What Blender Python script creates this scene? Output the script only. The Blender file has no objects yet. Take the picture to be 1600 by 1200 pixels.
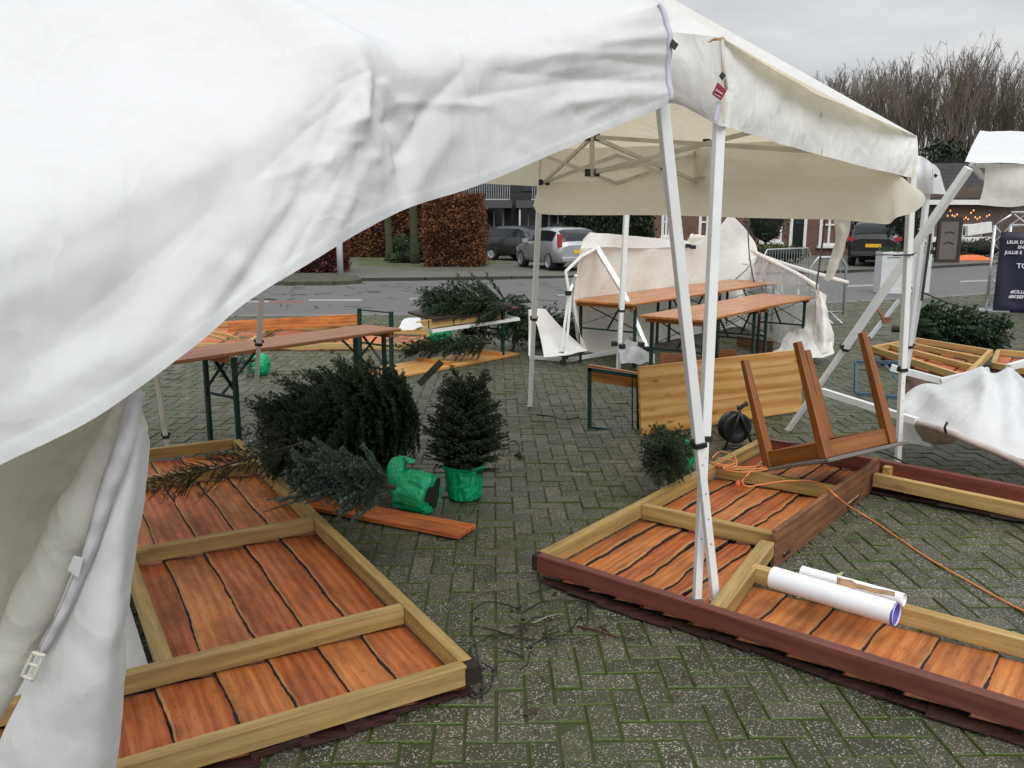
import bpy, math, random
from mathutils import Vector as V, Matrix, noise as mn
C = bpy.context.scene.collection
SC = bpy.context.scene
RAD = math.radians
# ---------------------------------------------------------------- camera
FPX, HOR, CAMH = 1320.0, 345.0, 1.7
PITCH = math.atan((600 - HOR) / FPX)
cd = bpy.data.cameras.new('camera'); cam = bpy.data.objects.new('camera', cd); C.objects.link(cam)
cam.location = (0, 0, CAMH); cam.rotation_euler = (RAD(90) - PITCH, 0, 0)
cd.sensor_width = 36; cd.lens = 36 * FPX / 1600; cd.clip_start = .05; cd.clip_end = 900
SC.camera = cam
# ---------------------------------------------------------------- sky, sun, exposure
SUN_EL, SUN_AZ = RAD(46), RAD(165)          # azimuth measured from +Y clockwise: behind the camera, a little right
w = bpy.data.worlds.new('World'); SC.world = w; w.use_nodes = True
nt = w.node_tree; nt.nodes.clear()
sky = nt.nodes.new('ShaderNodeTexSky'); sky.sky_type = 'NISHITA'; sky.sun_disc = False
sky.sun_elevation = SUN_EL; sky.sun_rotation = SUN_AZ; sky.air_density = 1.2; sky.dust_density = 4
hs = nt.nodes.new('ShaderNodeHueSaturation'); hs.inputs['Saturation'].default_value = .12
nt.links.new(sky.outputs[0], hs.inputs['Color'])
tc = nt.nodes.new('ShaderNodeTexCoord'); mp = nt.nodes.new('ShaderNodeMapping'); mp.inputs['Scale'].default_value = (1.2, 1.2, 3.5)
nz = nt.nodes.new('ShaderNodeTexNoise'); nz.inputs['Scale'].default_value = 1.6; nz.inputs['Detail'].default_value = 6; nz.inputs['Roughness'].default_value = .55
nt.links.new(tc.outputs['Generated'], mp.inputs[0]); nt.links.new(mp.outputs[0], nz.inputs['Vector'])
rp = nt.nodes.new('ShaderNodeValToRGB')
rp.color_ramp.elements[0].position = .38; rp.color_ramp.elements[0].color = (4.9, 5.2, 5.6, 1)
rp.color_ramp.elements[1].position = .62; rp.color_ramp.elements[1].color = (8.6, 8.75, 8.9, 1)
nt.links.new(nz.outputs['Fac'], rp.inputs[0])
mx = nt.nodes.new('ShaderNodeMixRGB'); mx.inputs[0].default_value = .82
nt.links.new(hs.outputs[0], mx.inputs[1]); nt.links.new(rp.outputs[0], mx.inputs[2])
# an overcast sky is brighter overhead than at the horizon
sx = nt.nodes.new('ShaderNodeSeparateXYZ'); nt.links.new(tc.outputs['Generated'], sx.inputs[0])
mr = nt.nodes.new('ShaderNodeMapRange'); mr.inputs['From Min'].default_value = .0; mr.inputs['From Max'].default_value = 1; mr.inputs['To Min'].default_value = .64; mr.inputs['To Max'].default_value = 1.95
nt.links.new(sx.outputs[2], mr.inputs['Value'])
mg = nt.nodes.new('ShaderNodeMixRGB'); mg.blend_type = 'MULTIPLY'; mg.inputs[0].default_value = 1
nt.links.new(mx.outputs[0], mg.inputs[1]); nt.links.new(mr.outputs[0], mg.inputs[2]); mx = mg
bg = nt.nodes.new('ShaderNodeBackground'); bg.inputs['Strength'].default_value = .10
wo = nt.nodes.new('ShaderNodeOutputWorld')
nt.links.new(mx.outputs[0], bg.inputs[0]); nt.links.new(bg.outputs[0], wo.inputs[0])
sd = bpy.data.lights.new('sun', 'SUN'); so = bpy.data.objects.new('sun', sd); C.objects.link(so)
sd.energy = 1.5; sd.angle = RAD(45); sd.color = (1, .985, .965)
so.rotation_euler = (RAD(90) - SUN_EL, 0, math.pi - SUN_AZ); so.location = (0, -5, 20)
vs = SC.view_settings; vs.view_transform = 'Standard'; vs.look = 'None'; vs.exposure = .15; vs.gamma = 1
SC.render.engine = 'CYCLES'
try:
    SC.cycles.max_bounces = 8; SC.cycles.transparent_max_bounces = 12; SC.cycles.use_denoising = True
except Exception: pass
# ---------------------------------------------------------------- unprojection: from a pixel of the 1600 x 1200 photo to a place
_c, _s = math.cos(PITCH), math.sin(PITCH)
def ray(x, y): return V((x - 800, FPX * _c + (600 - y) * _s, -FPX * _s + (600 - y) * _c))
def gz(x, y, z=0.0):
    d = ray(x, y); return V((0, 0, CAMH)) + d * ((z - CAMH) / d.z)
def gy(x, y, Y):
    d = ray(x, y); return V((0, 0, CAMH)) + d * (Y / d.y)
# ---------------------------------------------------------------- mesh builder
UP = V((0, 0, 1))
class MB:
    def __init__(s): s.v = []; s.f = []; s.mi = []; s.uvw = []; s.tint = []; s.sm = []
    def add(s, vs, fs, mi=0, uvw=None, tint=.5, smooth=False):
        o = len(s.v); s.v += [tuple(p) for p in vs]
        s.uvw += [tuple(p) for p in (uvw or vs)]
        s.tint += (list(tint) if isinstance(tint, (list, tuple)) else [tint] * len(vs))
        for f in fs:
            s.f.append(tuple(o + i for i in f)); s.mi.append(mi); s.sm.append(smooth)
    def beam(s, p0, p1, w, h, up=UP, mi=0, rnd=None, ext=0):
        p0, p1 = V(p0), V(p1); d = (p1 - p0); L = d.length; d.normalize()
        sd = d.cross(V(up)).normalized(); u = sd.cross(d).normalized()
        p0 = p0 - d * ext; p1 = p1 + d * ext; L += 2 * ext
        vs, uv = [], []; off = (rnd or random).random() * 37
        for a, p in ((0, p0), (L, p1)):
            for j, k in ((-1, -1), (1, -1), (1, 1), (-1, 1)):
                vs.append(p + sd * (w / 2 * j) + u * (h / 2 * k)); uv.append((a + off, w / 2 * j + off, h / 2 * k))
        s.add(vs, [(0, 1, 2, 3), (7, 6, 5, 4), (0, 4, 5, 1), (1, 5, 6, 2), (2, 6, 7, 3), (3, 7, 4, 0)], mi, uv)
    def box(s, c, sx, sy, sz, rz=0, mi=0):
        c = V(c); d = V((math.cos(rz), math.sin(rz), 0)); s.beam(c - d * sx / 2, c + d * sx / 2, sy, sz, UP, mi)
    def tube(s, pts, r, n=8, mi=0, cap=True, tint=.5):
        pts = [V(p) for p in pts]; m = len(pts); rs = r if isinstance(r, (list, tuple)) else [r] * m
        vs, fs, uv = [], [], []; nrm = None; a = 0
        for i, p in enumerate(pts):
            t = (pts[min(i + 1, m - 1)] - pts[max(i - 1, 0)])
            if t.length < 1e-9: t = V((0, 0, 1))
            t.normalize()
            if nrm is None: nrm = t.orthogonal().normalized()
            nrm = (nrm - t * nrm.dot(t)); nrm = nrm.normalized() if nrm.length > 1e-6 else t.orthogonal().normalized()
            b = t.cross(nrm)
            if i: a += (p - pts[i - 1]).length
            for k in range(n):
                q = 2 * math.pi * k / n
                vs.append(p + (nrm * math.cos(q) + b * math.sin(q)) * rs[i]); uv.append((a, q * rs[i], 0))
        for i in range(m - 1):
            for k in range(n):
                fs.append((i * n + k, i * n + (k + 1) % n, (i + 1) * n + (k + 1) % n, (i + 1) * n + k))
        s.add(vs, fs, mi, uv, tint, n > 4)
        if cap:
            o = len(s.v) - len(vs)
            s.f.append(tuple(o + k for k in reversed(range(n)))); s.mi.append(mi); s.sm.append(False)
            s.f.append(tuple(o + (m - 1) * n + k for k in range(n))); s.mi.append(mi); s.sm.append(False)
    def grid(s, rows, mi=0, uvw=None, smooth=True, tint=.5):
        nr, nc = len(rows), len(rows[0]); vs = [p for r in rows for p in r]
        fs = [(i * nc + j, i * nc + j + 1, (i + 1) * nc + j + 1, (i + 1) * nc + j) for i in range(nr - 1) for j in range(nc - 1)]
        s.add(vs, fs, mi, [p for r in uvw for p in r] if uvw else None, tint, smooth)
    def lathe(s, prof, org, axis=UP, n=24, wob=None, mi=0):
        org = V(org); ax = V(axis).normalized(); a = ax.orthogonal().normalized(); b = ax.cross(a); rows = []
        for i, (r, h) in enumerate(prof):
            row = []
            for k in range(n + 1):
                q = 2 * math.pi * (k % n) / n; rr = r * (1 + (wob(q, h) if wob else 0))
                row.append(org + ax * h + (a * math.cos(q) + b * math.sin(q)) * rr)
            rows.append(row)
        s.grid(rows, mi)
    def poly(s, pts, mi=0, thick=0, nrm=None):
        pts = [V(p) for p in pts]; n = len(pts)
        if not thick: s.add(pts, [tuple(range(n))], mi); return
        q = (pts[1] - pts[0]).cross(pts[2] - pts[1]).normalized() if nrm is None else V(nrm)
        vs = pts + [p - q * thick for p in pts]
        fs = [tuple(range(n)), tuple(reversed(range(n, 2 * n)))] + [(i, i + n, (i + 1) % n + n, (i + 1) % n) for i in range(n)]
        s.add(vs, fs, mi)
    def build(s, name, mats, parent=None, bevel=0, seg=1, solid=0, smooth=None, **props):
        me = bpy.data.meshes.new(name)
        off = V((0, 0, 0)); inv = None
        if parent is not None: inv = world_of(parent).inverted()
        vv = [tuple(inv @ V(p)) for p in s.v] if inv else s.v
        me.from_pydata(vv, [], s.f)
        if not isinstance(mats, (list, tuple)): mats = [mats]
        for m in mats: me.materials.append(m)
        me.polygons.foreach_set('material_index', s.mi)
        me.polygons.foreach_set('use_smooth', s.sm if smooth is None else [smooth] * len(s.f))
        a = me.attributes.new('uvw', 'FLOAT_VECTOR', 'POINT'); a.data.foreach_set('vector', [c for p in s.uvw for c in p])
        a = me.attributes.new('tint', 'FLOAT', 'POINT'); a.data.foreach_set('value', s.tint)
        me.update()
        o = bpy.data.objects.new(name, me); C.objects.link(o)
        if parent is not None: o.parent = parent
        if bevel:
            b = o.modifiers.new('bevel', 'BEVEL'); b.width = bevel; b.segments = seg; b.limit_method = 'ANGLE'; b.angle_limit = RAD(40)
        if solid:
            b = o.modifiers.new('thickness', 'SOLIDIFY'); b.thickness = solid; b.offset = 0
        for k, x in props.items(): o[k] = x
        return o
def world_of(o):
    m = o.matrix_basis.copy()
    while o.parent is not None: o = o.parent; m = o.matrix_basis @ m
    return m
def thing(name, label, cat, loc=(0, 0, 0), rz=0, group=None):
    o = bpy.data.objects.new(name, None); C.objects.link(o); o.location = loc; o.rotation_euler = (0, 0, rz)
    o.empty_display_size = .1
    return tag(o, label, cat, group)
def tag(o, label, cat, group=None, kind=None):
    if label: o['label'] = label
    if cat: o['category'] = cat
    if group: o['group'] = group
    if kind: o['kind'] = kind
    return o
def copy_tree(o, parent=None):
    c = o.copy(); C.objects.link(c); c.parent = parent
    for ch in [x for x in bpy.data.objects if x.parent is o]: copy_tree(ch, c)
    return c
def cr(p0, p1, p2, p3, t):
    return .5 * ((2 * p1) + (p2 - p0) * t + (2 * p0 - 5 * p1 + 4 * p2 - p3) * t * t + (3 * p1 - p0 - 3 * p2 + p3) * t ** 3)
def spline(pts, n):
    pts = [V(p) if not isinstance(p, (int, float)) else p for p in pts]; m = len(pts); out = []
    for i in range(n):
        x = i / (n - 1) * (m - 1); k = min(int(x), m - 2); t = x - k
        p0 = pts[k - 1] if k > 0 else pts[0] * 2 - pts[1]
        p3 = pts[k + 2] if k + 2 < m else pts[-1] * 2 - pts[-2]
        out.append(cr(p0, pts[k], pts[k + 1], p3, t))
    return out
def surf(ctrl, nu, nv):
    rows = [spline(r, nu) for r in ctrl]
    cols = [spline([r[j] for r in rows], nv) for j in range(nu)]
    return [[cols[j][i] for j in range(nu)] for i in range(nv)]
def norms(rows):
    nr, nc = len(rows), len(rows[0]); out = []
    for i in range(nr):
        o = []
        for j in range(nc):
            a = rows[i][min(j + 1, nc - 1)] - rows[i][max(j - 1, 0)]; b = rows[min(i + 1, nr - 1)][j] - rows[max(i - 1, 0)][j]
            q = a.cross(b); o.append(q.normalized() if q.length > 1e-12 else V((0, 0, 1)))
        out.append(o)
    return out
def ruffle(rows, amp, sc, seed=0, fine=.35):
    ns = norms(rows)
    for i, r in enumerate(rows):
        for j, p in enumerate(r):
            q = p * sc + V((seed * 3.1, seed * 1.7, seed))
            d = mn.noise(q) + fine * mn.noise(q * 2.7) + fine * .5 * mn.noise(q * 6)
            # creases: folded noise gives sharp valleys
            e = abs(mn.noise(q * .9 + V((9, 4, 2)))) - .25
            r[j] = p + ns[i][j] * (amp * (d * .7 - e * 1.0))
    return rows
def pxy(p):
    # the photo pixel at which a place is seen (authoring only: used to lay folds along the cloth)
    q = V(p) - V((0, 0, CAMH)); dz = q.y * _c - q.z * _s; u = q.y * _s + q.z * _c
    return 800 + FPX * q.x / dz, 600 - FPX * u / dz
# ---------------------------------------------------------------- materials
class NT:
    def __init__(s, name):
        s.m = bpy.data.materials.new(name); s.m.use_nodes = True; s.t = s.m.node_tree; s.t.nodes.clear()
        s.out = s.t.nodes.new('ShaderNodeOutputMaterial')
    def set(s, sock, x):
        if isinstance(x, bpy.types.NodeSocket): s.t.links.new(x, sock)
        elif isinstance(x, bpy.types.Node): s.t.links.new(x.outputs[0], sock)
        elif isinstance(x, (tuple, list)) and len(x) == 3 and sock.type == 'RGBA': sock.default_value = (*x, 1)
        else: sock.default_value = x
    def n(s, typ, ins=None, **props):
        nd = s.t.nodes.new('ShaderNode' + typ)
        for k, x in props.items(): setattr(nd, k, x)
        for k, x in (ins or {}).items(): s.set(nd.inputs[k], x)
        return nd
    def attr(s, name, out='Vector'): return s.n('Attribute', attribute_name=name).outputs[out]
    def mapv(s, vec, scale, loc=(0, 0, 0)): return s.n('Mapping', {'Vector': vec, 'Scale': scale, 'Location': loc}).outputs[0]
    def noise(s, vec, sc, det=4, ro=.55, dist=0):
        return s.n('TexNoise', {'Vector': vec, 'Scale': sc, 'Detail': det, 'Roughness': ro, 'Distortion': dist}).outputs['Fac']
    def ramp(s, fac, stops):
        r = s.n('ValToRGB', {'Fac': fac}); e = r.color_ramp.elements
        while len(e) < len(stops): e.new(.5)
        for k, (p, c) in enumerate(stops):
            e[k].position = p; c = (c, c, c) if isinstance(c, (int, float)) else c; e[k].color = (*c[:3], 1)
        return r.outputs['Color']
    def mix(s, fac, a, b, mode='MIX'): return s.n('MixRGB', {'Fac': fac, 'Color1': a, 'Color2': b}, blend_type=mode).outputs[0]
    def math(s, op, a, b=0.0, clamp=False): 
        nd = s.n('Math', operation=op, use_clamp=clamp); s.set(nd.inputs[0], a); s.set(nd.inputs[1], b); return nd.outputs[0]
    def bump(s, h, st=.3, dist=.01): return s.n('Bump', {'Height': h, 'Strength': st, 'Distance': dist}).outputs[0]
    def bsdf(s, col, rough=.6, nrm=None, **ins):
        b = s.n('BsdfPrincipled', {'Base Color': col, 'Roughness': rough})
        if nrm is not None: s.set(b.inputs['Normal'], nrm)
        for k, x in ins.items(): s.set(b.inputs[k.replace('_', ' ')], x)
        return b
    def done(s, sh): s.t.links.new(sh.outputs[0] if isinstance(sh, bpy.types.Node) else sh, s.out.inputs['Surface']); return s.m
    def pos(s): return s.n('NewGeometry').outputs['Position']
    def isl(s): return s.n('NewGeometry').outputs['Random Per Island']
    def obj(s): return s.n('TexCoord').outputs['Object']
def plain(name, col, rough=.5, metal=0, var=.12, sc=8, **k):
    t = NT(name); f = t.noise(t.obj(), sc, 5)
    d = tuple(x * (1 - var) for x in col); l = tuple(min(1, x * (1 + var)) for x in col)
    c = t.ramp(f, [(.3, d), (.7, l)])
    return t.done(t.bsdf(c, rough, t.bump(t.noise(t.obj(), sc * 14, 3), .05, .004), Metallic=metal, **k))
def wood(name, dark, base, light, rough=.6, knot=.5, dirt=.4, dirtcol=(.05, .04, .03), gr=1., grey=0, spec=.4, wvf=.12, strips=0, ks=1.0):
    t = NT(name); u = t.attr('uvw')
    wp = t.n('VectorMath', {0: t.n('TexNoise', {'Vector': t.mapv(u, (2.0, 7, 7)), 'Scale': 1.0, 'Detail': 2}).outputs['Color'], 1: (.035, .035, .035), 2: u}, operation='MULTIPLY_ADD').outputs[0]
    if strips:
        sp = t.n('SeparateXYZ', {0: u}); fl = t.math('FLOOR', t.math('MULTIPLY', t.math('ADD', sp.outputs[1], sp.outputs[2]), strips)); wnz = t.n('TexWhiteNoise', {'W': fl}, noise_dimensions='1D').outputs['Value']
        wp = t.n('VectorMath', {0: wp, 1: t.n('CombineXYZ', {0: t.math('MULTIPLY', wnz, 9.0), 1: wnz, 2: 0.0})}, operation='ADD').outputs[0]
    g = t.mix(.5, t.noise(t.mapv(wp, (1.2 * gr, 22 * gr, 22 * gr)), 1.0, 3, .6), t.noise(t.mapv(wp, (3 * gr, 85 * gr, 85 * gr)), 1.0, 5, .7))
    wv = t.n('TexWave', {'Vector': t.mapv(wp, (.3 * gr, 13 * gr, 13 * gr)), 'Scale': 1.0, 'Distortion': 3.2, 'Detail': 3.0, 'Detail Scale': .8}, wave_type='BANDS', bands_direction='DIAGONAL').outputs['Fac']
    f = t.mix(wvf, g, wv)
    c = t.ramp(f, [(.28, dark), (.5, base), (.70, light)])
    if strips: c = t.mix(.35, c, t.mix(1, c, t.ramp(wnz, [(0, .80), (1, 1.12)]), 'MULTIPLY'))
    vo = t.n('TexVoronoi', {'Vector': t.mapv(u, (2.2 * ks, 6.5 * ks, 6.5 * ks)), 'Scale': 1.0}); 
    kn = t.ramp(vo.outputs['Distance'], [(.0, 1), (.07, .85), (.13, .25), (.20, 0)])
    c = t.mix(t.math('MULTIPLY', kn, knot), c, tuple(x * .35 for x in dark))
    b = t.noise(t.mapv(u, (1.6, 4.6, 4.6)), 1.3, 6, .68)
    c = t.mix(t.math('MULTIPLY', t.ramp(b, [(.42, 0), (.66, 1)]), dirt), c, dirtcol)
    bits = t.noise(t.mapv(u, (22, 60, 60)), 1, 4, .7); c = t.mix(t.math('MULTIPLY', t.ramp(bits, [(.60, 0), (.70, 1)]), dirt), c, tuple(x * .3 for x in dark))
    fine = t.noise(t.mapv(u, (4, 110, 110)), 1, 4, .7)
    c = t.mix(.4, c, t.mix(1, c, t.ramp(fine, [(.3, .45), (.65, 1.0)]), 'MULTIPLY'))
    h = t.math('ADD', g, t.math('MULTIPLY', kn, -.4))
    ro = t.ramp(b, [(.3, rough - .1), (.7, rough + .15)])
    return t.done(t.bsdf(c, ro, t.bump(h, .35, .004), Specular_IOR_Level=spec))
def fabric(name, col, trans, tf=.3, dirt=.1, dirtcol=(.32, .30, .24), rough=.75, seed=0, wr=.25, wsc=7):
    t = NT(name); p = t.obj()
    d = t.noise(t.mapv(p, (1, 1, 1), (seed, seed, 0)), 1.7, 6, .62); d2 = t.noise(p, 11, 5, .7)
    k = t.math('MULTIPLY', t.ramp(t.mix(.4, d, d2), [(.46, 0), (.75, 1)]), dirt)
    c = t.mix(k, col, dirtcol)
    q = t.mapv(p, (1, 1, .7)); wn = t.noise(q, wsc, 3, .5, 1.2); wv = t.ramp(t.noise(q, wsc * .45, 2, .4, 2.0), [(.35, 0), (.5, 1), (.65, 0)])
    weave = t.noise(p, 420, 2, .5)
    h = t.math('ADD', t.math('ADD', wn, t.math('MULTIPLY', wv, .35)), t.math('MULTIPLY', weave, .02))
    nb = t.bump(h, wr, .035)
    a = t.bsdf(c, rough, nb, Specular_IOR_Level=.25)
    b = t.n('BsdfTranslucent', {'Color': t.mix(k, trans, tuple(x * .5 for x in trans)), 'Normal': nb})
    return t.done(t.n('MixShader', {0: tf, 1: a, 2: b}))
def leaf(name, a, b, c2, rough=.55, tr=.25, spec=.3):
    t = NT(name); r = t.isl(); tn = t.attr('tint', 'Fac')
    f = t.math('ADD', t.math('MULTIPLY', r, .5), t.math('MULTIPLY', tn, .5))
    c = t.ramp(f, [(.15, a), (.5, b), (.85, c2)])
    x = t.bsdf(c, rough, Specular_IOR_Level=spec)
    if not tr: return t.done(x)
    return t.done(t.n('MixShader', {0: tr, 1: x, 2: t.n('BsdfTranslucent', {'Color': c})}))
m_fabric = fabric('tent_cloth', (.775, .785, .80), (.80, .79, .75), .26, .26, (.50, .50, .47), seed=1, wr=.18, wsc=6)
m_fabric2 = fabric('tent_cloth_weathered', (.90, .915, .94), (.90, .80, .59), .42, .2, (.45, .42, .34), seed=5, wr=.3, wsc=7)
m_back = fabric('tent_cloth_backlit', (.84, .83, .80), (.92, .82, .60), .55, .15, (.45, .42, .34), seed=6, wr=.25, wsc=5)
m_front = fabric('tent_cloth_front', (.87, .87, .86), (.8, .78, .7), .14, .32, (.50, .49, .44), seed=7, wr=.4, wsc=6)
m_cream = fabric('tent_cloth_cream', (.84, .825, .785), (.84, .79, .67), .28, .18, (.50, .46, .37), seed=9, wr=.3)
m_dirty = fabric('tent_cloth_mildewed', (.80, .785, .72), (.70, .66, .56), .25, .7, (.22, .20, .16), seed=3, wr=.25)
m_white = plain('white_powder_coat', (.74, .75, .74), .35, var=.05, sc=5)
m_grimy_white = plain('grimy_white_tube', (.62, .61, .55), .45, var=.14, sc=7)
m_black = plain('black_plastic', (.012, .012, .013), .4)
m_green = plain('green_steel', (.004, .030, .023), .38, var=.25, sc=20)
m_blue = plain('blue_grey_steel', (.05, .10, .14), .42, var=.25, sc=20)
m_plank = wood('red_stained_plank', (.21, .048, .014), (.50, .130, .034), (.64, .24, .078), .6, .5, .65, (.10, .036, .02), 1.0)
m_plank2 = wood('orange_stained_plank', (.32, .090, .022), (.60, .195, .050), (.70, .32, .10), .6, .5, .6, (.13, .05, .025), 1.0)
m_sap = wood('sapwood_edge', (.30, .13, .045), (.46, .22, .08), (.58, .32, .14), .7, .1, .4, (.08, .04, .02))
m_bark = plain('bark_fringe', (.018, .011, .008), .9, var=.5, sc=60)
m_timber = wood('treated_timber', (.22, .14, .048), (.41, .275, .098), (.54, .395, .16), .65, .5, .24, (.10, .085, .035), .8)
m_timber2 = wood('fresh_timber', (.34, .20, .06), (.50, .33, .12), (.60, .43, .19), .65, .45, .25, (.16, .10, .04), .8)
m_maroon = wood('maroon_painted_timber', (.10, .024, .015), (.165, .045, .029), (.22, .075, .05), .5, .15, .35, (.05, .022, .02), .8, spec=.45)
m_weath = wood('weathered_board', (.12, .045, .020), (.24, .10, .045), (.36, .18, .09), .65, .5, .65, (.03, .018, .012), .9)
m_pine = wood('knotty_pine', (.44, .20, .05), (.63, .335, .098), (.71, .44, .16), .38, .85, .2, (.38, .17, .045), .55, wvf=.3, strips=9.0, ks=1.5)
m_table = wood('varnished_table_board', (.28, .09, .018), (.47, .175, .040), (.58, .25, .07), .30, .35, .25, (.2, .08, .02), .6, spec=.4)
m_tworn = wood('worn_table_board', (.27, .10, .042), (.40, .165, .075), (.50, .25, .13), .42, .3, .35, (.20, .10, .06), .6)
m_leg = wood('stained_leg_wood', (.15, .045, .008), (.26, .088, .016), (.34, .13, .03), .33, .2, .25, (.08, .03, .01), .6, spec=.5)
m_needle = leaf('fir_needles', (.006, .016, .007), (.019, .044, .019), (.055, .095, .040), .5, .2)
m_needle_b = leaf('blue_spruce_needles', (.055, .085, .070), (.115, .165, .138), (.23, .295, .25), .5, .15)
m_needle_g = leaf('nordmann_needles', (.010, .026, .012), (.022, .052, .022), (.055, .095, .045), .48, .15)
m_needle_d = leaf('spruce_needles', (.012, .022, .013), (.028, .046, .024), (.060, .082, .042), .5, .12)
m_stem = plain('twig_bark', (.045, .032, .020), .85, var=.4, sc=30)
m_bag = None
def bagmat():
    t = NT('green_plastic_bag'); p = t.obj(); n1 = t.noise(p, 14, 4, .6, 1.5)
    c = t.ramp(n1, [(.3, (.0, .30, .115)), (.7, (.010, .52, .23))])
    b = t.bump(t.math('ADD', n1, t.math('MULTIPLY', t.noise(p, 45, 2), .3)), .8, .02)
    return t.done(t.n('MixShader', {0: .2, 1: t.bsdf(c, .24, b, Specular_IOR_Level=.6), 2: t.n('BsdfTranslucent', {'Color': (.0, .60, .26)})}))
m_bag = bagmat()
m_soil = plain('potting_soil', (.012, .009, .007), .95, var=.5, sc=60)
m_orange = plain('orange_cable', (.66, .22, .07), .45)
m_paper = plain('white_paper', (.80, .81, .85), .6, var=.03)
m_purple = plain('purple_print', (.09, .075, .42), .5)
m_card = plain('cardboard', (.36, .22, .12), .85, var=.15)
m_alu = plain('aluminium', (.62, .63, .64), .32, .85, .1)
m_galv = plain('galvanised_steel', (.42, .44, .45), .42, .6, .15)
m_greyrim = plain('grey_table_edge', (.16, .15, .135), .4, .2)
m_rubber = plain('tyre_rubber', (.013, .013, .014), .8)
m_plate = plain('yellow_plate', (.72, .42, .02), .45)
m_redl = plain('red_lamp_glass', (.26, .010, .012), .15)
m_glass = plain('dark_car_glass', (.012, .014, .016), .08)
m_winglass = plain('window_glass', (.035, .042, .05), .08)
m_frame_w = plain('white_frame_paint', (.68, .68, .66), .5)
m_gutter = plain('dark_grey_paint', (.03, .03, .032), .5)
def carpaint(name, col, metal=.0):
    t = NT(name); f = t.noise(t.obj(), 3, 4)
    c = t.ramp(f, [(.3, tuple(x * .9 for x in col)), (.7, col)])
    return t.done(t.bsdf(c, .3, Metallic=metal, Coat_Weight=.6, Coat_Roughness=.06))
# ================================================================ SETTING: ground, paving, road, kerbs
rng = random.Random(11)
NEAR = [(-80, 10), (-8, 15.2), (0, 15.9), (5, 17.2), (11, 20), (20, 25.5), (45, 42), (110, 88)]
FAR = [(-80, 19), (-7, 24.0), (-2, 24.7), (5, 26.2), (11.5, 28.4), (19, 33.5), (42, 50), (100, 95)]
def lin(poly, x):
    for (a, b), (c2, d) in zip(poly, poly[1:]):
        if x <= c2: return b + (d - b) * (x - a) / (c2 - a)
    return poly[-1][1]
def groundmat():
    t = NT('mossy_earth'); p = t.pos(); n1 = t.noise(p, 9, 6, .6); n2 = t.noise(p, 130, 3)
    n3 = t.noise(p, .7, 4, .6); c = t.ramp(t.mix(.5, n1, n2), [(.25, (.022, .020, .013)), (.5, (.040, .052, .013)), (.75, (.075, .105, .018))])
    c = t.mix(t.math('MULTIPLY', t.ramp(n3, [(.42, 0), (.62, 1)]), .7), c, (.036, .034, .024))
    return t.done(t.bsdf(c, .9, t.bump(n2, .8, .006)))
def pavermat():
    t = NT('concrete_paver'); p = t.pos(); r = t.isl(); e = t.attr('tint', 'Fac')
    base = t.ramp(r, [(0, (.030, .028, .023)), (.5, (.053, .049, .039)), (1, (.092, .081, .063))])
    big = t.noise(p, .55, 4, .6)
    base = t.mix(t.ramp(big, [(.36, 0), (.66, .75)]), base, (.062, .066, .036))
    g = t.noise(p, 60, 4, .7); base = t.mix(.55, base, t.mix(1, base, t.ramp(g, [(.3, .45), (.7, 1.5)]), 'MULTIPLY'))
    vo = t.n('TexVoronoi', {'Vector': p, 'Scale': 140.0, 'Randomness': 1.0})
    sep = t.n('SeparateColor', {0: vo.outputs['Color']})
    wear = t.ramp(t.noise(p, 3.5, 3), [(.3, .35), (.6, 1)])
    on = t.math('MULTIPLY', t.math('GREATER_THAN', sep.outputs[0], t.math('SUBTRACT', .93, t.math('MULTIPLY', wear, .62))), t.math('LESS_THAN', vo.outputs['Distance'], t.math('ADD', .22, t.math('MULTIPLY', sep.outputs[1], .28))))
    spk = t.ramp(sep.outputs[2], [(0, (.20, .18, .14)), (.5, (.29, .27, .23)), (1, (.52, .50, .44))])
    c = t.mix(on, base, spk)
    mo = t.math('ADD', e, t.math('ADD', t.math('MULTIPLY', t.noise(p, 26, 4, .7), .9), t.math('MULTIPLY', big, .8)))
    mk = t.ramp(mo, [(.0, 0), (.5, 0), (.999, 1)])
    mk2 = t.math('MULTIPLY', t.math('SUBTRACT', mo, 1.28), 3.0, True)
    moss = t.ramp(t.noise(p, 90, 3), [(.3, (.036, .056, .010)), (.7, (.088, .128, .022))])
    c = t.mix(mk2, c, moss)
    film = t.math('MULTIPLY', t.ramp(t.noise(p, .35, 3, .6), [(.4, 0), (.7, 1)]), .35)
    c = t.mix(film, c, (.062, .072, .030))
    ro = t.ramp(t.noise(p, 1.1, 4), [(.35, .42), (.65, .72)])
    h = t.math('ADD', g, t.math('MULTIPLY', on, .5))
    return t.done(t.bsdf(c, ro, t.bump(h, .5, .003), Specular_IOR_Level=.28))
def asphalt(name, a, b, spec=.5):
    t = NT(name); p = t.pos(); n1 = t.noise(p, .5, 5, .6); n2 = t.noise(t.mapv(p, (1, 6, 1)), 4, 5, .7)
    c = t.ramp(t.mix(.5, n1, n2), [(.3, a), (.7, b)])
    return t.done(t.bsdf(c, t.ramp(n1, [(.3, .45), (.7, .75)]), t.bump(t.noise(p, 80, 3), .3, .004), Specular_IOR_Level=spec))
mb = MB(); mb.poly([(-420, -60, -.05), (420, -60, -.05), (420, 700, -.05), (-420, 700, -.05)])
tag(mb.build('ground', groundmat()), 'mossy earth under the paving and out to the horizon', None, kind='structure')
mb = MB(); mb.poly([(-12, .3, -.006), (14, .3, -.006), (22, 26, -.006), (-14, 14.6, -.006)])
mb.build('paving_joints', groundmat(), kind='structure')
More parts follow.
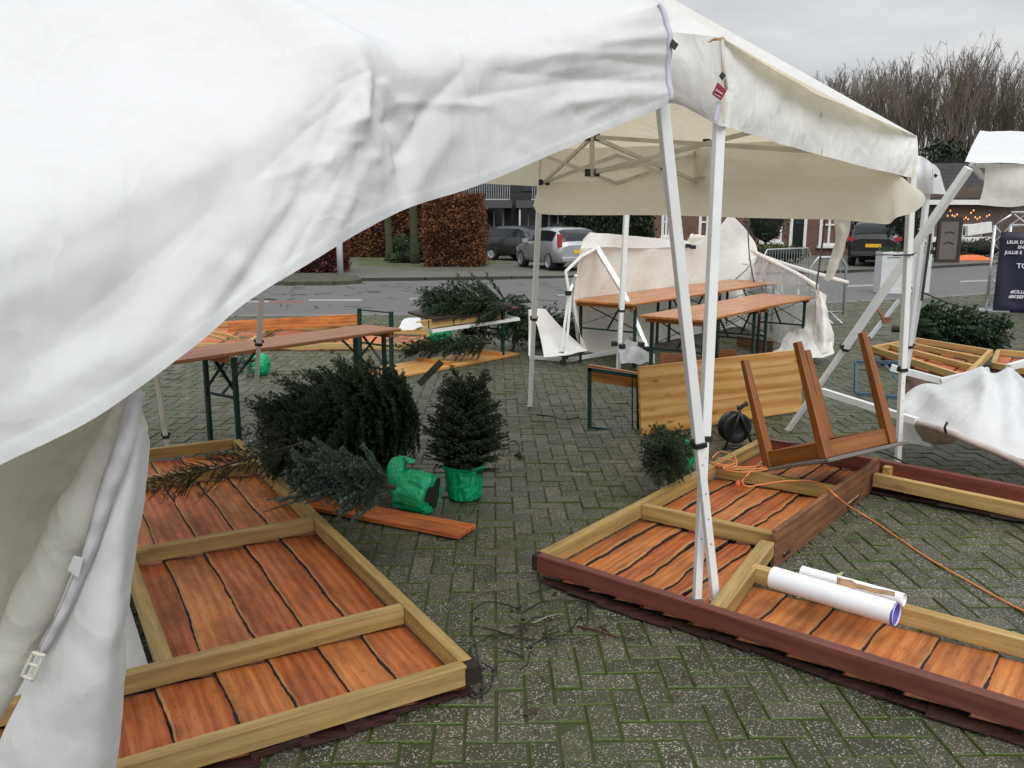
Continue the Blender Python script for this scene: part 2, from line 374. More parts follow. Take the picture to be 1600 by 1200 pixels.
def pavers():
    mb = MB(); U = .1055; g = .0040; rz = RAD(1.2); cr_, sr = math.cos(rz), math.sin(rz); B = .0035; I = .013
    for i in range(-160, 200):
        for j in range(10, 250):
            k = (i - j) % 4
            if k == 0: x0, y0, x1, y1 = i, j, i + 2, j + 1
            elif k == 3: x0, y0, x1, y1 = i, j, i + 1, j + 2
            else: continue
            xa, ya, xb, yb = x0 * U + g, y0 * U + g, x1 * U - g, y1 * U - g
            cx, cy = (xa + xb) / 2, (ya + yb) / 2; X, Y = cx * cr_ - cy * sr, cx * sr + cy * cr_
            if Y < 1.1 or abs(X) > .78 * Y + 1.3 or Y > lin(NEAR, X) - .25: continue
            dz = rng.gauss(0, .0022); tx, ty = rng.gauss(0, .013), rng.gauss(0, .013); a = rng.gauss(0, .009)
            vs = []; tn = []
            lv = [(I, 0, .0), (B, 0, .55), (0, -.0035, 1.0), (0, -.02, 1.0)] if Y < 9 else [(I, 0, .0), (0, -.001, .8), (0, -.012, 1.0)]
            for ins, z, e in lv:
                for (x, y) in ((xa + ins, ya + ins), (xb - ins, ya + ins), (xb - ins, yb - ins), (xa + ins, yb - ins)):
                    dx, dy = x - cx, y - cy; x, y = cx + dx - dy * a, cy + dy + dx * a
                    vs.append((x * cr_ - y * sr, x * sr + y * cr_, z + dz + dx * tx + dy * ty)); tn.append(e)
            fs = [(0, 1, 2, 3)]
            for q in range(len(lv) - 1): fs += [(4 * q + e, 4 * q + 4 + e, 4 * q + 4 + (e + 1) % 4, 4 * q + (e + 1) % 4) for e in range(4)]
            mb.add(vs, fs, 0, vs, tn)
    return mb
pavers().build('plaza_paving', pavermat(), kind='structure')
m_asph = asphalt('old_asphalt', (.085, .083, .080), (.125, .122, .117))
m_pave = asphalt('mossy_pavement', (.075, .078, .058), (.120, .120, .095))
m_kerb = plain('concrete_kerb', (.16, .155, .14), .8, var=.25, sc=4)
m_kerbd = plain('dark_kerb', (.035, .032, .028), .85, var=.3, sc=4)
def strip(name, pa, pb, mat, za, zb, n=40, x0=-60, x1=90):
    mb = MB(); rows = [[], []]
    for k in range(n + 1):
        x = x0 + (x1 - x0) * k / n; rows[0].append(V((x, pa(x), za))); rows[1].append(V((x, pb(x), zb)))
    mb.grid(rows, smooth=False); return mb.build(name, mat, kind='structure')
strip('road', lambda x: lin(NEAR, x), lambda x: lin(FAR, x), m_asph, -.002, -.002)
# kerb flush at the plaza's edge, and the raised kerb of the far pavement
def kerb(name, f0, wd, z0, z1, mat, x0=-60, x1=90):
    mb = MB(); n = 60
    for k in range(n):
        xa = x0 + (x1 - x0) * k / n; xb = x0 + (x1 - x0) * (k + .985) / n
        ys = (f0(xa), f0(xb)); vs = [(xa, ys[0], z0), (xb, ys[1], z0), (xa, ys[0], z1), (xb, ys[1], z1), (xa, ys[0] + wd, z1), (xb, ys[1] + wd, z1)]
        mb.add(vs, [(0, 1, 3, 2), (2, 3, 5, 4)])
    mb.build(name, mat, kind='structure')
kerb('kerb', lambda x: lin(NEAR, x) - .22, .22, -.03, .004, m_kerb)
kerb('far_kerb', lambda x: lin(FAR, x), .16, -.03, .085, m_kerbd)
strip('pavement', lambda x: lin(FAR, x) + .16, lambda x: lin(FAR, x) + 34, m_pave, .082, .082)
# grass verges
def grassmat():
    t = NT('worn_grass'); p = t.pos(); n1 = t.noise(p, 1.2, 5); n2 = t.noise(p, 40, 4, .7)
    c = t.ramp(t.mix(.5, n1, n2), [(.3, (.040, .040, .020)), (.5, (.075, .085, .032)), (.72, (.13, .14, .06))])
    return t.done(t.bsdf(c, .9, t.bump(n2, 1, .02)))
m_grass = grassmat()
def patch(name, pix, z, mat, th=0):
    mb = MB(); mb.poly([gz(x, y, z) for x, y in pix][::-1] if th else [gz(x, y, z) for x, y in pix], 0, th, V((0, 0, 1)) if th else None); mb.build(name, mat, kind='structure')
patch('verge', [(250, 431), (500, 428), (560, 431), (565, 437), (520, 440), (250, 440)], .10, plain('bare_verge_soil', (.058, .055, .034), .95, var=.5, sc=6), .14)
patch('grass_strip', [(560, 402), (600, 398), (680, 410), (780, 405), (800, 411), (670, 417), (560, 415)], .088, m_grass)
m_line = plain('road_line_paint', (.26, .255, .245), .6, var=.2, sc=3)
m_redline = plain('red_cycle_strip', (.20, .085, .075), .7, var=.25, sc=3)
mb = MB()
for (a, b, h) in (((482, 469), (566, 469), 1.6), ((640, 467), (700, 466), 1.4), ((330, 472), (420, 471), 1.6), ((870, 461), (960, 459), 1.4), ((1325, 447), (1420, 444), 1.4), ((1500, 440), (1580, 437), 1.4)):
    mb.poly([gz(a[0], a[1] + h, .003), gz(b[0], b[1] + h, .003), gz(b[0], b[1] - h, .003), gz(a[0], a[1] - h, .003)])
mb.build('road_marking', m_line, kind='structure')
mb = MB(); mb.poly([gz(300, 474, .001), gz(480, 473, .001), gz(480, 470.5, .001), gz(300, 471, .001)]); mb.poly([gz(1080, 425, .001), gz(1310, 431, .001), gz(1310, 428, .001), gz(1080, 423, .001)])
mb.build('red_road_strip', m_redline, kind='structure')
mb = MB(); mb.poly([gz(560, 437.5, .003), gz(930, 436, .003), gz(930, 434, .003), gz(560, 435.5, .003)]); mb.build('road_edge_line', m_line, kind='structure')
# storm litter: twigs and leaf scraps on the road and between the panels
def litter(name, n, area, mat, r0, L0, label):
    mb = MB()
    for k in range(n):
        x, y = area(); p = gz(x, y, .006); a = rng.random() * 6.28; pts = [p]
        for q in range(rng.randint(2, 4)):
            a += rng.gauss(0, .5); p = p + V((math.cos(a), math.sin(a), rng.uniform(-.05, .15))) * L0 * rng.uniform(.3, 1); p.z = max(.004, min(p.z, .04)); pts.append(p)
        mb.tube(pts, r0 * rng.uniform(.5, 1.2), 3)
    o = mb.build(name, mat); tag(o, label, None, kind='stuff')
m_twig = plain('wet_twig', (.020, .015, .011), .8, var=.4, sc=20)
litter('road_litter', 95, lambda: (rng.uniform(380, 1000), rng.choice((rng.uniform(438, 490), rng.gauss(455, 8)))), m_twig, .0055, .26, 'dark twigs and scraps blown over the grey road')
litter('twig_litter', 34, lambda: (rng.gauss(850, 60), rng.gauss(985, 36)), m_twig, .0022, .09, 'thin black twigs lying on the pavers between the two big panels')
litter('leaf_scraps', 120, lambda: (rng.uniform(560, 1600), rng.uniform(560, 1190)), plain('dead_leaf', (.10, .06, .03), .8, var=.5, sc=30), .0025, .03, 'small leaf and needle scraps scattered over the grey pavers')
# ================================================================ BACKGROUND: hedges, trees, houses, cars, signs
rng = random.Random(23)
def leafquad(mb, p, s, rng, tint=.5):
    a = V((rng.gauss(0, 1), rng.gauss(0, 1), rng.gauss(0, 1))).normalized(); b = a.orthogonal().normalized()
    b = Matrix.Rotation(rng.random() * 6.28, 3, a) @ b; c2 = a.cross(b)
    mb.add([p - b * s, p + c2 * s * .55, p + b * s, p - c2 * s * .55], [(0, 1, 2, 3)], 0, None, tint)
m_beech = leaf('beech_leaf', (.060, .021, .009), (.145, .052, .022), (.26, .115, .05), .6, .2)
m_redleaf = leaf('red_hedge_leaf', (.050, .013, .010), (.11, .030, .020), (.20, .07, .045), .5, .2)
m_ivy = leaf('ivy_leaf', (.004, .009, .004), (.010, .019, .008), (.022, .036, .014), .5, .1)
m_shrub = leaf('shrub_leaf', (.012, .026, .010), (.030, .055, .020), (.065, .095, .038), .5, .2)
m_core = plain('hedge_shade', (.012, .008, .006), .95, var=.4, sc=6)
m_coreg = plain('shrub_shade', (.008, .011, .006), .95, var=.4, sc=6)  # near-black core colours: shade between the leaves put into the colour
m_mosstrunk = plain('mossy_trunk', (.045, .050, .022), .9, var=.4, sc=4)
m_trunk = plain('grey_bark', (.050, .044, .036), .9, var=.4, sc=5)
def hedge_box(o_, c0, sx, sy, sz, rz, n, s, mat, core, rng, rnd=.08, name='foliage'):
    mb = MB(); cz, sn = math.cos(rz), math.sin(rz)
    for k in range(n):
        f = rng.random(); x, y, z = rng.uniform(-.5, .5) * sx, rng.uniform(-.5, .5) * sy, rng.uniform(0.02, 1) * sz
        if f < .42: y = -sy / 2
        elif f < .5: y = sy / 2
        elif f < .72: x = rng.choice((-1, 1)) * sx / 2
        else: z = sz
        bmp = .07 * mn.noise(V((x * 2, y * 2, z * 2))) * (sz)
        q = V((x, y, z)); q += V((rng.gauss(0, rnd * .5), rng.gauss(0, rnd * .5), rng.gauss(0, rnd * .5))); 
        q += V((x, y, 0)).normalized() * bmp if (x or y) else V()
        p = V(c0) + V((q.x * cz - q.y * sn, q.x * sn + q.y * cz, max(.03, q.z)))
        leafquad(mb, p, s * rng.uniform(.6, 1.3), rng, min(1, max(0, .5 + .9 * mn.noise(p * 1.3))))
    mb.build(name, mat, o_)
    mb = MB(); mb.beam(V(c0) + V((cz, sn, 0)) * (-sx / 2 + .1) + V((0, 0, sz / 2 - .03)), V(c0) + V((cz, sn, 0)) * (sx / 2 - .1) + V((0, 0, sz / 2 - .03)), max(.1, sy - .2), sz - .12); mb.build('shade_core', core, o_)  # solid box whose dark colour stands in for the hedge's inner shade
def leaf_blob(o_, c0, rad, n, s, mat, core, rng, low=.0, name='foliage'):
    mb = MB(); c0 = V(c0)
    for k in range(n):
        d = V((rng.gauss(0, 1), rng.gauss(0, 1), rng.gauss(0, 1))).normalized()
        rr = (1 - .35 * rng.random() ** 1.5) * (1 + .32 * mn.noise(d * 2.2 + c0))
        p = c0 + V((d.x * rad[0], d.y * rad[1], d.z * rad[2])) * rr
        if p.z < .09: p.z = .09 + rng.random() * .1
        leafquad(mb, p, s * rng.uniform(.6, 1.3), rng, min(1, max(0, .45 + .9 * mn.noise(p * 1.7) + .25 * d.z)))
    mb.build(name, mat, o_)
    mb = MB(); mb.lathe([(0.01, -.62 * rad[2]), (.55 * rad[0], -.4 * rad[2]), (.68 * rad[0], 0), (.5 * rad[0], .45 * rad[2]), (.01, .66 * rad[2])], c0, UP, 10, lambda q, h: .2 * math.sin(3 * q + h * 4)); mb.build('shade_core', core, o_)  # solid dark blob, painted as the shade inside the leaves
# beech hedge block and the row running left of it
p = gz(710, 417, .08); t = thing('beech_hedge', 'tall clipped copper beech hedge block beside the black car', 'hedge', p)
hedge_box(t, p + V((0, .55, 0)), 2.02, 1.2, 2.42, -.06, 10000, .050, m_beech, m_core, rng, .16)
p = gz(605, 404, .08); t = thing('beech_hedge', 'long red brown beech hedge row behind the mossy tree trunks', 'hedge', p)
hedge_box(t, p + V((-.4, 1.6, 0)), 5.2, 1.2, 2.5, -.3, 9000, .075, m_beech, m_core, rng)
p = gz(478, 425, .1); t = thing('red_hedge', 'low rounded red leaved hedge behind the grey post', 'hedge', p)
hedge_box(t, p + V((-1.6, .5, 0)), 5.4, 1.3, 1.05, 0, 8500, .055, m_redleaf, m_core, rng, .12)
for px, by, lab, r in ((648, 412, 'thick mossy tree trunk right next to the tall beech hedge block', .155), (608, 408, 'mossy tree trunk in front of the red brown hedge row', .15), (569, 400, 'leftmost mossy tree trunk, between dark shrubs', .14)):
    p = gz(px, by, .08); t = thing('street_tree', lab, 'tree', p, group='street trees before the hedge row')
    mb = MB(); mb.tube([p + V((0, 0, -.03)), p + V((.02, 0, .4)), p + V((-.03, .02, 2)), p + V((.05, 0, 4.2)), p + V((.02, .05, 6.5))], [r * 1.35, r, r * .93, r * .8, r * .5], 10); mb.build('trunk', m_mosstrunk, t)
    mb = MB()
    for k in range(26):
        a = rng.random() * 6.28; z = rng.uniform(3.2, 6.3); q = p + V((0, 0, z)); d = V((math.cos(a), math.sin(a), rng.uniform(.5, 1.4)))
        L = rng.uniform(.8, 2.0); mb.tube([q, q + d * L * .5 + V((0, 0, .05)), q + d * L + V((0, 0, .3))], [.045, .03, .01], 4)
    mb.build('crown', m_trunk, t)
for x, y, w_, h_, lab in ((628, 408, .5, .62, 'bright green shrub between two mossy trunks'), (665, 411, .36, .5, 'green shrub tucked against the tall beech hedge block'), (590, 402, .75, .42, 'dark low shrub left of the mossy trunks'), (553, 398, .7, .55, 'dark shrub leftmost before the hedge row'), (632, 411, .8, .24, 'low spreading green shrub at the foot of the trunks')):
    p = gz(x, y, .08); t = thing('shrub', lab, 'shrub', p, group='shrubs under the street trees')
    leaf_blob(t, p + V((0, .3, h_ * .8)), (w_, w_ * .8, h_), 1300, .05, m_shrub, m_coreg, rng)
p = gz(532, 429, .1); t = thing('lamp_post', 'light grey round lamp post standing on the verge by the red hedge', 'lamp post', p)
mb = MB(); mb.tube([p + V((0, 0, -.02)), p + V((0, 0, 1.3)), p + V((0, 0, 1.32)), p + V((0, 0, 4.6))], [.095, .095, .065, .05], 12); mb.build('pole', plain('grey_painted_post', (.42, .44, .45), .5), t)
mb = MB(); mb.tube([p + V((0, 0, 4.6)), p + V((0, .1, 4.75)), p + V((0, .45, 4.78))], [.05, .09, .06], 10); mb.build('lamp_head', m_galv, t)
# ---- dark clad apartment block with white balconies
m_clad = None
def cladmat():
    t = NT('dark_slate_cladding'); p = t.obj(); b = t.n('TexBrick', {'Vector': t.n('CombineXYZ', {0: t.n('SeparateXYZ', {0: p}).outputs[0], 1: t.n('SeparateXYZ', {0: p}).outputs[2], 2: 0.0}), 'Color1': (.018, .019, .021), 'Color2': (.030, .031, .033), 'Mortar': (.008, .008, .009), 'Scale': 1.0, 'Mortar Size': .012, 'Brick Width': 2.4, 'Row Height': .2})
    c = t.mix(.5, b.outputs['Color'], t.mix(1, b.outputs['Color'], t.ramp(t.noise(p, 3, 5), [(.3, .6), (.7, 1.3)]), 'MULTIPLY'))
    return t.done(t.bsdf(c, .6, t.bump(b.outputs['Fac'], -.4, .01)))
m_clad = cladmat(); m_conc = plain('grey_balcony_slab', (.06, .062, .066), .7); m_rail = plain('white_balcony_rail', (.42, .43, .44), .5)
Yb = 43.0
def px2x(x, Y): return gy(x, 345, Y).x
bx0, bx1 = px2x(-150, Yb), px2x(985, Yb); bc = V(((bx0 + bx1) / 2, Yb, .08))
bld = thing('apartment_building', 'dark clad apartment block with white balcony railings behind the parked cars', 'building', bc)
mb = MB(); mb.beam(V((bx0, Yb + 4.2, 4.6)), V((bx1, Yb + 4.2, 4.6)), 8, 9.2); mb.build('wall', m_clad, bld)
mb = MB(); mb.beam(V((bx0 - .3, Yb + 4.1, 9.35)), V((bx1 + .3, Yb + 4.1, 9.35)), 8.6, .3); mb.build('roof', m_gutter, bld)
for (xa, xb) in ((700, 800), (806, 905)):
    A, B = px2x(xa, Yb - 1.1), px2x(xb, Yb - 1.1)
    for lev, zz in enumerate((gy(760, 319, Yb - 1.1).z, gy(760, 319, Yb - 1.1).z + 2.9)):
        mb = MB(); mb.beam(V((A, Yb - .55, zz)), V((B, Yb - .55, zz)), 1.45, .36)
        bal = mb.build('balcony', m_conc, bld)
        mb = MB(); 
        for k in range(int((B - A - .8) / .11)): mb.beam(V((A + .8 + k * .11, Yb - 1.22, zz + .2)), V((A + .8 + k * .11, Yb - 1.22, zz + 1.08)), .022, .022, V((0, 1, 0)))
        for h in (.22, 1.08): mb.beam(V((A + .75, Yb - 1.22, zz + h)), V((B - .15, Yb - 1.22, zz + h)), .045, .045)
        mb.build('railing', m_rail, bal)
def window(parent, c, wd, ht, cols=2, rows=2, fr=.07, fmat=None, sill=True, nrm=V((0, -1, 0)), gl=None, name='window'):
    c = V(c); sx = V((-nrm.y, nrm.x, 0)).normalized() * -1; fmat = fmat or m_frame_w
    if sx.x < 0: sx = -sx
    mb = MB(); h2 = ht / 2; w2 = wd / 2
    def bar(a, b, w_): mb.beam(a, b, w_, .09, nrm)
    for sgn in (-1, 1):
        bar(c + sx * (w2 - fr / 2) * sgn - UP * h2, c + sx * (w2 - fr / 2) * sgn + UP * h2, fr)
        bar(c - sx * (w2 - fr) + UP * (h2 - fr / 2) * sgn, c + sx * (w2 - fr) + UP * (h2 - fr / 2) * sgn, fr)
    for k in range(1, cols): q = c + sx * (-w2 + wd * k / cols); bar(q - UP * (h2 - fr), q + UP * (h2 - fr), fr * .8)
    for k in range(1, rows): q = c + UP * (-h2 + ht * k / rows) + nrm * .004; bar(q - sx * (w2 - fr), q + sx * (w2 - fr), fr * .6)
    win = mb.build(name, fmat, parent)
    mb = MB(); mb.beam(c - sx * (w2 - .01) - nrm * .03, c + sx * (w2 - .01) - nrm * .03, .012, ht - .02); mb.build('pane', gl or m_winglass, win)
    if sill:
        mb = MB(); mb.beam(c - sx * (w2 + .08) - UP * (h2 + .055) + nrm * .06, c + sx * (w2 + .08) - UP * (h2 + .055) + nrm * .06, .2, .1); mb.build('sill', fmat, win)
    return win
for x in (728, 772, 826, 872, 895): 
    window(bld, V((px2x(x, Yb), Yb + .17, 1.25)), 1.0, 2.2, 2, 1, .09, m_rail, False)
for x in (748, 850): window(bld, V((px2x(x, Yb), Yb + .17, 4.2)), 2.2, 2.1, 3, 1, .07, m_gutter, False)
for x in (600, 655): window(bld, V((px2x(x, Yb), Yb + .17, 4.6)), .9, 2.6, 1, 3, .09, m_rail, False)
mb = MB()
for x in (812, 842): mb.tube([V((px2x(x, Yb - 1.1), Yb - 1.15, .08)), V((px2x(x, Yb - 1.1), Yb - 1.15, 2.6))], .05, 6)
mb.build('balcony_post', m_rail, bld)
# ivy hedge between block and brick row
p = V((px2x(950, 37), 37, .08)); t = thing('ivy_hedge', 'tall dark ivy hedge between the apartment block and the brick houses', 'hedge', p)
hedge_box(t, p, 3.6, 1.0, 2.7, 0, 6000, .085, m_ivy, m_coreg, rng, .15)
# ---- brick row houses
def brickmat(name, a, b, mo):
    t = NT(name); p = t.obj(); sp = t.n('SeparateXYZ', {0: p})
    br = t.n('TexBrick', {'Vector': t.n('CombineXYZ', {0: t.math('ADD', sp.outputs[0], sp.outputs[1]), 1: sp.outputs[2], 2: 0.0}), 'Color1': a, 'Color2': b, 'Mortar': mo, 'Scale': 1.0, 'Mortar Size': .008, 'Brick Width': .22, 'Row Height': .065})
    c = t.mix(.6, br.outputs['Color'], t.mix(1, br.outputs['Color'], t.ramp(t.noise(p, 1.3, 6, .65), [(.3, .6), (.7, 1.25)]), 'MULTIPLY'))
    return t.done(t.bsdf(c, .85))
m_brick = brickmat('old_red_brick', (.125, .055, .040), (.185, .085, .062), (.12, .10, .085))
m_brick2 = brickmat('brown_brick', (.09, .06, .045), (.12, .08, .06), (.10, .09, .08))
def tilemat():
    t = NT('dark_roof_tiles'); p = t.obj(); wv = t.n('TexWave', {'Vector': p, 'Scale': 1.6}, wave_type='BANDS', bands_direction='X').outputs['Fac']
    w2 = t.n('TexWave', {'Vector': p, 'Scale': 1.4}, wave_type='BANDS', bands_direction='Z').outputs['Fac']
    c = t.ramp(t.noise(p, 2, 6), [(.3, (.012, .012, .013)), (.7, (.028, .027, .027))])
    return t.done(t.bsdf(c, .75, t.bump(t.math('ADD', wv, w2), .6, .04)))
m_tile = tilemat(); m_door = plain('dark_green_door', (.008, .014, .012), .35)
Yh = 41.0
def house(xa, xb, label, items, zw=3.3, ridge=5.8):
    A, B = px2x(xa, Yh), px2x(xb, Yh); c = V(((A + B) / 2, Yh, .08)); h = thing('brick_house', label, 'house', c, group='low brick row houses across the road')
    mb = MB(); mb.beam(V((A, Yh + 3.5, zw / 2)), V((B, Yh + 3.5, zw / 2)), 7, zw); 
    mb.add([V((A, Yh, zw)), V((A, Yh + 7, zw)), V((A, Yh + 3.5, ridge - .1))], [(0, 1, 2)]); mb.add([V((B, Yh, zw)), V((B, Yh + 7, zw)), V((B, Yh + 3.5, ridge - .1))], [(0, 2, 1)])
    mb.build('wall', m_brick, h)
    mb = MB()
    for s in (-1, 1):
        y0 = Yh + 3.5 + s * 3.8; mb.poly([V((A, y0, zw - .2)), V((B, y0, zw - .2)), V((B, Yh + 3.5, ridge)), V((A, Yh + 3.5, ridge))], 0, .15, V((0, s * .5, .86)))
    mb.build('roof', m_tile, h)
    for it in items:
        kind, x, y0, y1, wp = it; X = px2x(x, Yh); z1, z0 = gy(x, y0, Yh).z, gy(x, y1, Yh).z; wd = wp * Yh / FPX
        if kind == 'w': window(h, V((X, Yh - .02, (z0 + z1) / 2)), wd, z1 - z0, 2, 2, .13)
        else:
            mb = MB(); mb.beam(V((X - wd / 2, Yh - .03, (.1 + z1) / 2)), V((X + wd / 2, Yh - .03, (.1 + z1) / 2)), .12, z1 - .1); d = mb.build('door', m_door, h)
            mb = MB()
            for s in (-1, 1): mb.beam(V((X + s * (wd / 2 + .07), Yh - .05, .1)), V((X + s * (wd / 2 + .07), Yh - .05, z1 + .1)), .14, .14, V((0, 1, 0)))
            mb.beam(V((X - wd / 2, Yh - .05, z1 + .05)), V((X + wd / 2, Yh - .05, z1 + .05)), .14, .1); mb.build('frame', m_frame_w, d)
            mb = MB(); mb.beam(V((X - wd * .35, Yh - .1, z1 - .5)), V((X + wd * .35, Yh - .1, z1 - .5)), .02, .7); mb.build('door_pane', m_winglass, d)
    return h
house(1003, 1150, 'left brick row house behind the wrecked tent, white window near its left end', [('w', 1041, 322, 371, 15), ('w', 1105, 322, 372, 26)])
house(1151, 1334, 'right brick row house with dark green door and white sash window', [('w', 1205, 318, 378, 34), ('d', 1247, 322, 400, 17), ('w', 1296, 318, 384, 30)])
mb = MB(); X = px2x(1334, Yh - .1); mb.tube([V((X, Yh - .1, .1)), V((X, Yh - .1, 3.2))], .06, 8); mb.build('drainpipe', m_frame_w, [o for o in bpy.data.objects if o.name == 'brick_house.001'][0])
p = gz(1195, 403, .08); t = thing('garden_tree', 'thin bushy young tree in front of the brick house window', 'tree', p)
mb = MB(); mb.tube([p, p + V((0, 0, 1.5)), p + V((.05, 0, 3.2))], [.05, .04, .015], 6); mb.build('trunk', m_trunk, t)
leaf_blob(t, p + V((0, 0, 1.7)), (1.0, .9, 1.7), 1700, .05, m_shrub, m_coreg, rng, name='crown')
p = gz(1205, 410, .08); t = thing('shrub', 'low yellow green hedge plant at the foot of the young tree', 'shrub', p); leaf_blob(t, p + V((0, 0, .35)), (1.6, .6, .38), 1300, .06, leaf('yellow_green_leaf', (.03, .045, .015), (.07, .09, .03), (.13, .15, .05)), m_coreg, rng)
# ---- bare trees
m_bare = plain('bare_tree_bark', (.135, .112, .085), .9, var=.35, sc=.5)
def bare_tree(seed, H):
    r = random.Random(seed); mb = MB(); cr_ = MB()
    mb.tube([V((0, 0, 0)), V((.1, 0, H * .25)), V((-.05, .1, H * .5))], [.3, .22, .14], 6)
    def br(m, p, d, L, rad, lev):
        pts = [p]; q = p; dd = d.copy(); n = 4
        for k in range(n):
            dd = (dd + V((r.gauss(0, .12), r.gauss(0, .12), .12))).normalized(); q = q + dd * L / n; q.z = min(q.z, H * (.93 + .05 * math.sin(q.x * 3 + q.y * 5))); pts.append(q)
        m.tube(pts, [rad * (1 - .8 * k / n) for k in range(n + 1)], 3, cap=False)
        if lev:
            for k in range(7 if lev == 2 else 6):
                f = r.uniform(.2, .98); i = min(int(f * n), n - 1); b = pts[i].lerp(pts[i + 1], f * n - i); a = r.random() * 6.28
                nd = (dd + V((math.cos(a), math.sin(a), r.uniform(.0, .5))) * r.uniform(.25, .6)).normalized()
                br(m, b, nd, L * r.uniform(.32, .55) * (1.1 - .5 * f), rad * .5, lev - 1)
    for k in range(17):
        z = H * r.uniform(.10, .62); a = r.random() * 6.28; q_ = r.uniform(.10, .34); d = V((math.cos(a) * q_, math.sin(a) * q_, 1)).normalized(); o_ = V((math.cos(a), math.sin(a), 0)) * r.uniform(0, .8)
        br(cr_, V((0, 0, z)) + o_ * .3, d, (H - z) * r.uniform(.55, 1.0), r.uniform(.035, .07), 2)
    return mb, cr_
TR = []
protos = []
for k in range(4):
    t = thing('bare_tree', 'x', 'tree', (0, 0, 0), group='bare trees behind the roofs')
    a, b = bare_tree(40 + k, 13); a.build('trunk', m_bare, t); b.build('crown', m_bare, t); protos.append(t)
spots = [(1262, 0, 66, .80), (1285, 0, 68, .86), (1312, 1, 62, .80), (1338, 0, 66, .88), (1362, 2, 64, .86), (1388, 1, 66, .92), (1410, 3, 60, .92), (1432, 2, 66, 1.0), (1455, 0, 62, .98), (1470, 3, 58, 1.02), (1492, 1, 64, 1.06), (1508, 2, 60, .98), (1530, 0, 62, 1.02), (1552, 3, 66, 1.04), (1575, 1, 60, .90), (1596, 2, 64, .92), (1622, 0, 62, .85), (1650, 3, 66, .8), (1272, 2, 70, .88), (1298, 1, 64, .84), (1325, 3, 70, .9), (1375, 0, 70, .96), (1420, 1, 74, 1.06), (1480, 2, 76, 1.1), (1540, 0, 74, 1.1)]
kinds = ['bare tree of thin upright branches in the row behind the white tents']
used = set()
for i, (px, k, Y, s) in enumerate(spots):
    o = protos[k] if k not in used else copy_tree(protos[k]); used.add(k)
    o.location = V((px2x(px, Y), Y, 0)); s *= 1.17 if px < 1400 else 1.03; o.scale = (s, s, s); o.rotation_euler.z = rng.random() * 6.28
    o['label'] = 'bare winter tree among the row of similar leafless trees behind the roofs'
p = V((px2x(1472, 52), 52, 0)); t = thing('ivy_clad_tree', 'dark green ivy clad tree behind the small far tent', 'tree', p)
mb = MB(); mb.tube([p, p + V((0, 0, 4))], [.3, .2], 8); mb.build('trunk', m_trunk, t); leaf_blob(t, p + V((0, 0, 4.0)), (1.9, 1.6, 2.6), 3000, .12, m_ivy, m_coreg, rng, name='crown')
p = V((px2x(1385, 36), 36, .08)); t = thing('evergreen_tree', 'dark evergreen bush behind the black car', 'tree', p)
mb = MB(); mb.tube([p, p + V((0, 0, 2))], [.15, .1], 8); mb.build('trunk', m_trunk, t); leaf_blob(t, p + V((0, 0, 1.5)), (1.7, 1.3, 1.9), 3600, .09, m_ivy, m_coreg, rng, name='crown')
p = V((px2x(1405, 30.6), 30.6, .08)); t = thing('evergreen_tree', 'narrow dark conifer standing beside the black car, behind the white planters', 'tree', p)
mb = MB(); mb.tube([p, p + V((0, 0, 2))], [.1, .06], 8); mb.build('trunk', m_trunk, t); leaf_blob(t, p + V((0, 0, 1.5)), (.62, .6, 1.9), 2600, .06, m_ivy, m_coreg, rng, name='crown')
# ---- house with string lights on the right
Yr = 44.0
A, B = px2x(1426, Yr), px2x(1680, Yr); c = V(((A + B) / 2, Yr, .08)); hs_ = thing('corner_house', 'brown brick house with dark tiled roof and white fascia behind the leaning pole', 'house', c)
zf = gy(1500, 343, Yr).z
mb = MB(); mb.beam(V((A, Yr + 3.6, 1.7)), V((B, Yr + 3.6, 1.7)), 7, 3.4); mb.build('wall', m_brick2, hs_)
mb = MB(); apx = gy(1530, 255, Yr + 3.5).z
mb.poly([V((A - .2, Yr - .2, 2.7)), V((B, Yr - .2, 2.7)), V((B, Yr + 3.5, apx)), V((A + 1.2, Yr + 3.5, apx))], 0, .15, V((0, -.6, .8)))
mb.poly([V((A - .2, Yr + 7.2, 2.7)), V((B, Yr + 7.2, 2.7)), V((B, Yr + 3.5, apx)), V((A + 1.2, Yr + 3.5, apx))], 0, .15, V((0, .6, .8)))
mb.poly([V((A - .2, Yr - .2, 2.7)), V((A - .2, Yr + 7.2, 2.7)), V((A + 1.2, Yr + 3.5, apx))], 0, .1, V((-.8, 0, .5)))
mb.build('roof', m_tile, hs_)
mb = MB(); mb.beam(V((A, Yr - .35, 2.62)), V((B - 3, Yr - .35, 2.62)), .12, .24); mb.build('gutter_board', m_frame_w, hs_)
# flat roofed extension with bay window in front
E0, E1, Ye = px2x(1432, Yr - 2.2), px2x(1541, Yr - 2.2), Yr - 2.2
mb = MB(); mb.beam(V((E0, Ye + .9, .9)), V((E1, Ye + .9, .9)), 1.8, 1.45); mb.build('bay_wall', m_brick2, hs_)
zt = gy(1490, 374, Ye).z
mb = MB(); mb.beam(V((E0 - .3, Ye + .8, zt)), V((E1 + .3, Ye + .8, zt)), 2.3, .24); mb.build('bay_fascia', m_frame_w, hs_)
window(hs_, V((px2x(1512, Ye), Ye - .03, .98)), 1.5, 1.1, 3, 2, .09)
window(hs_, V((px2x(1447, Ye), Ye - .03, .98)), .8, 1.1, 2, 2, .09)
mb = MB(); mb.beam(V((px2x(1508, Ye), Ye - .2, zt + .42)), V((px2x(1545, Ye), Ye - .2, zt + .6)), .3, .5); mb.build('awning_box', m_frame_w, hs_)
tb = NT('warm_bulb'); em = tb.n('Emission', {'Color': (1, .42, .12), 'Strength': 1.7}); m_bulb = tb.done(em)
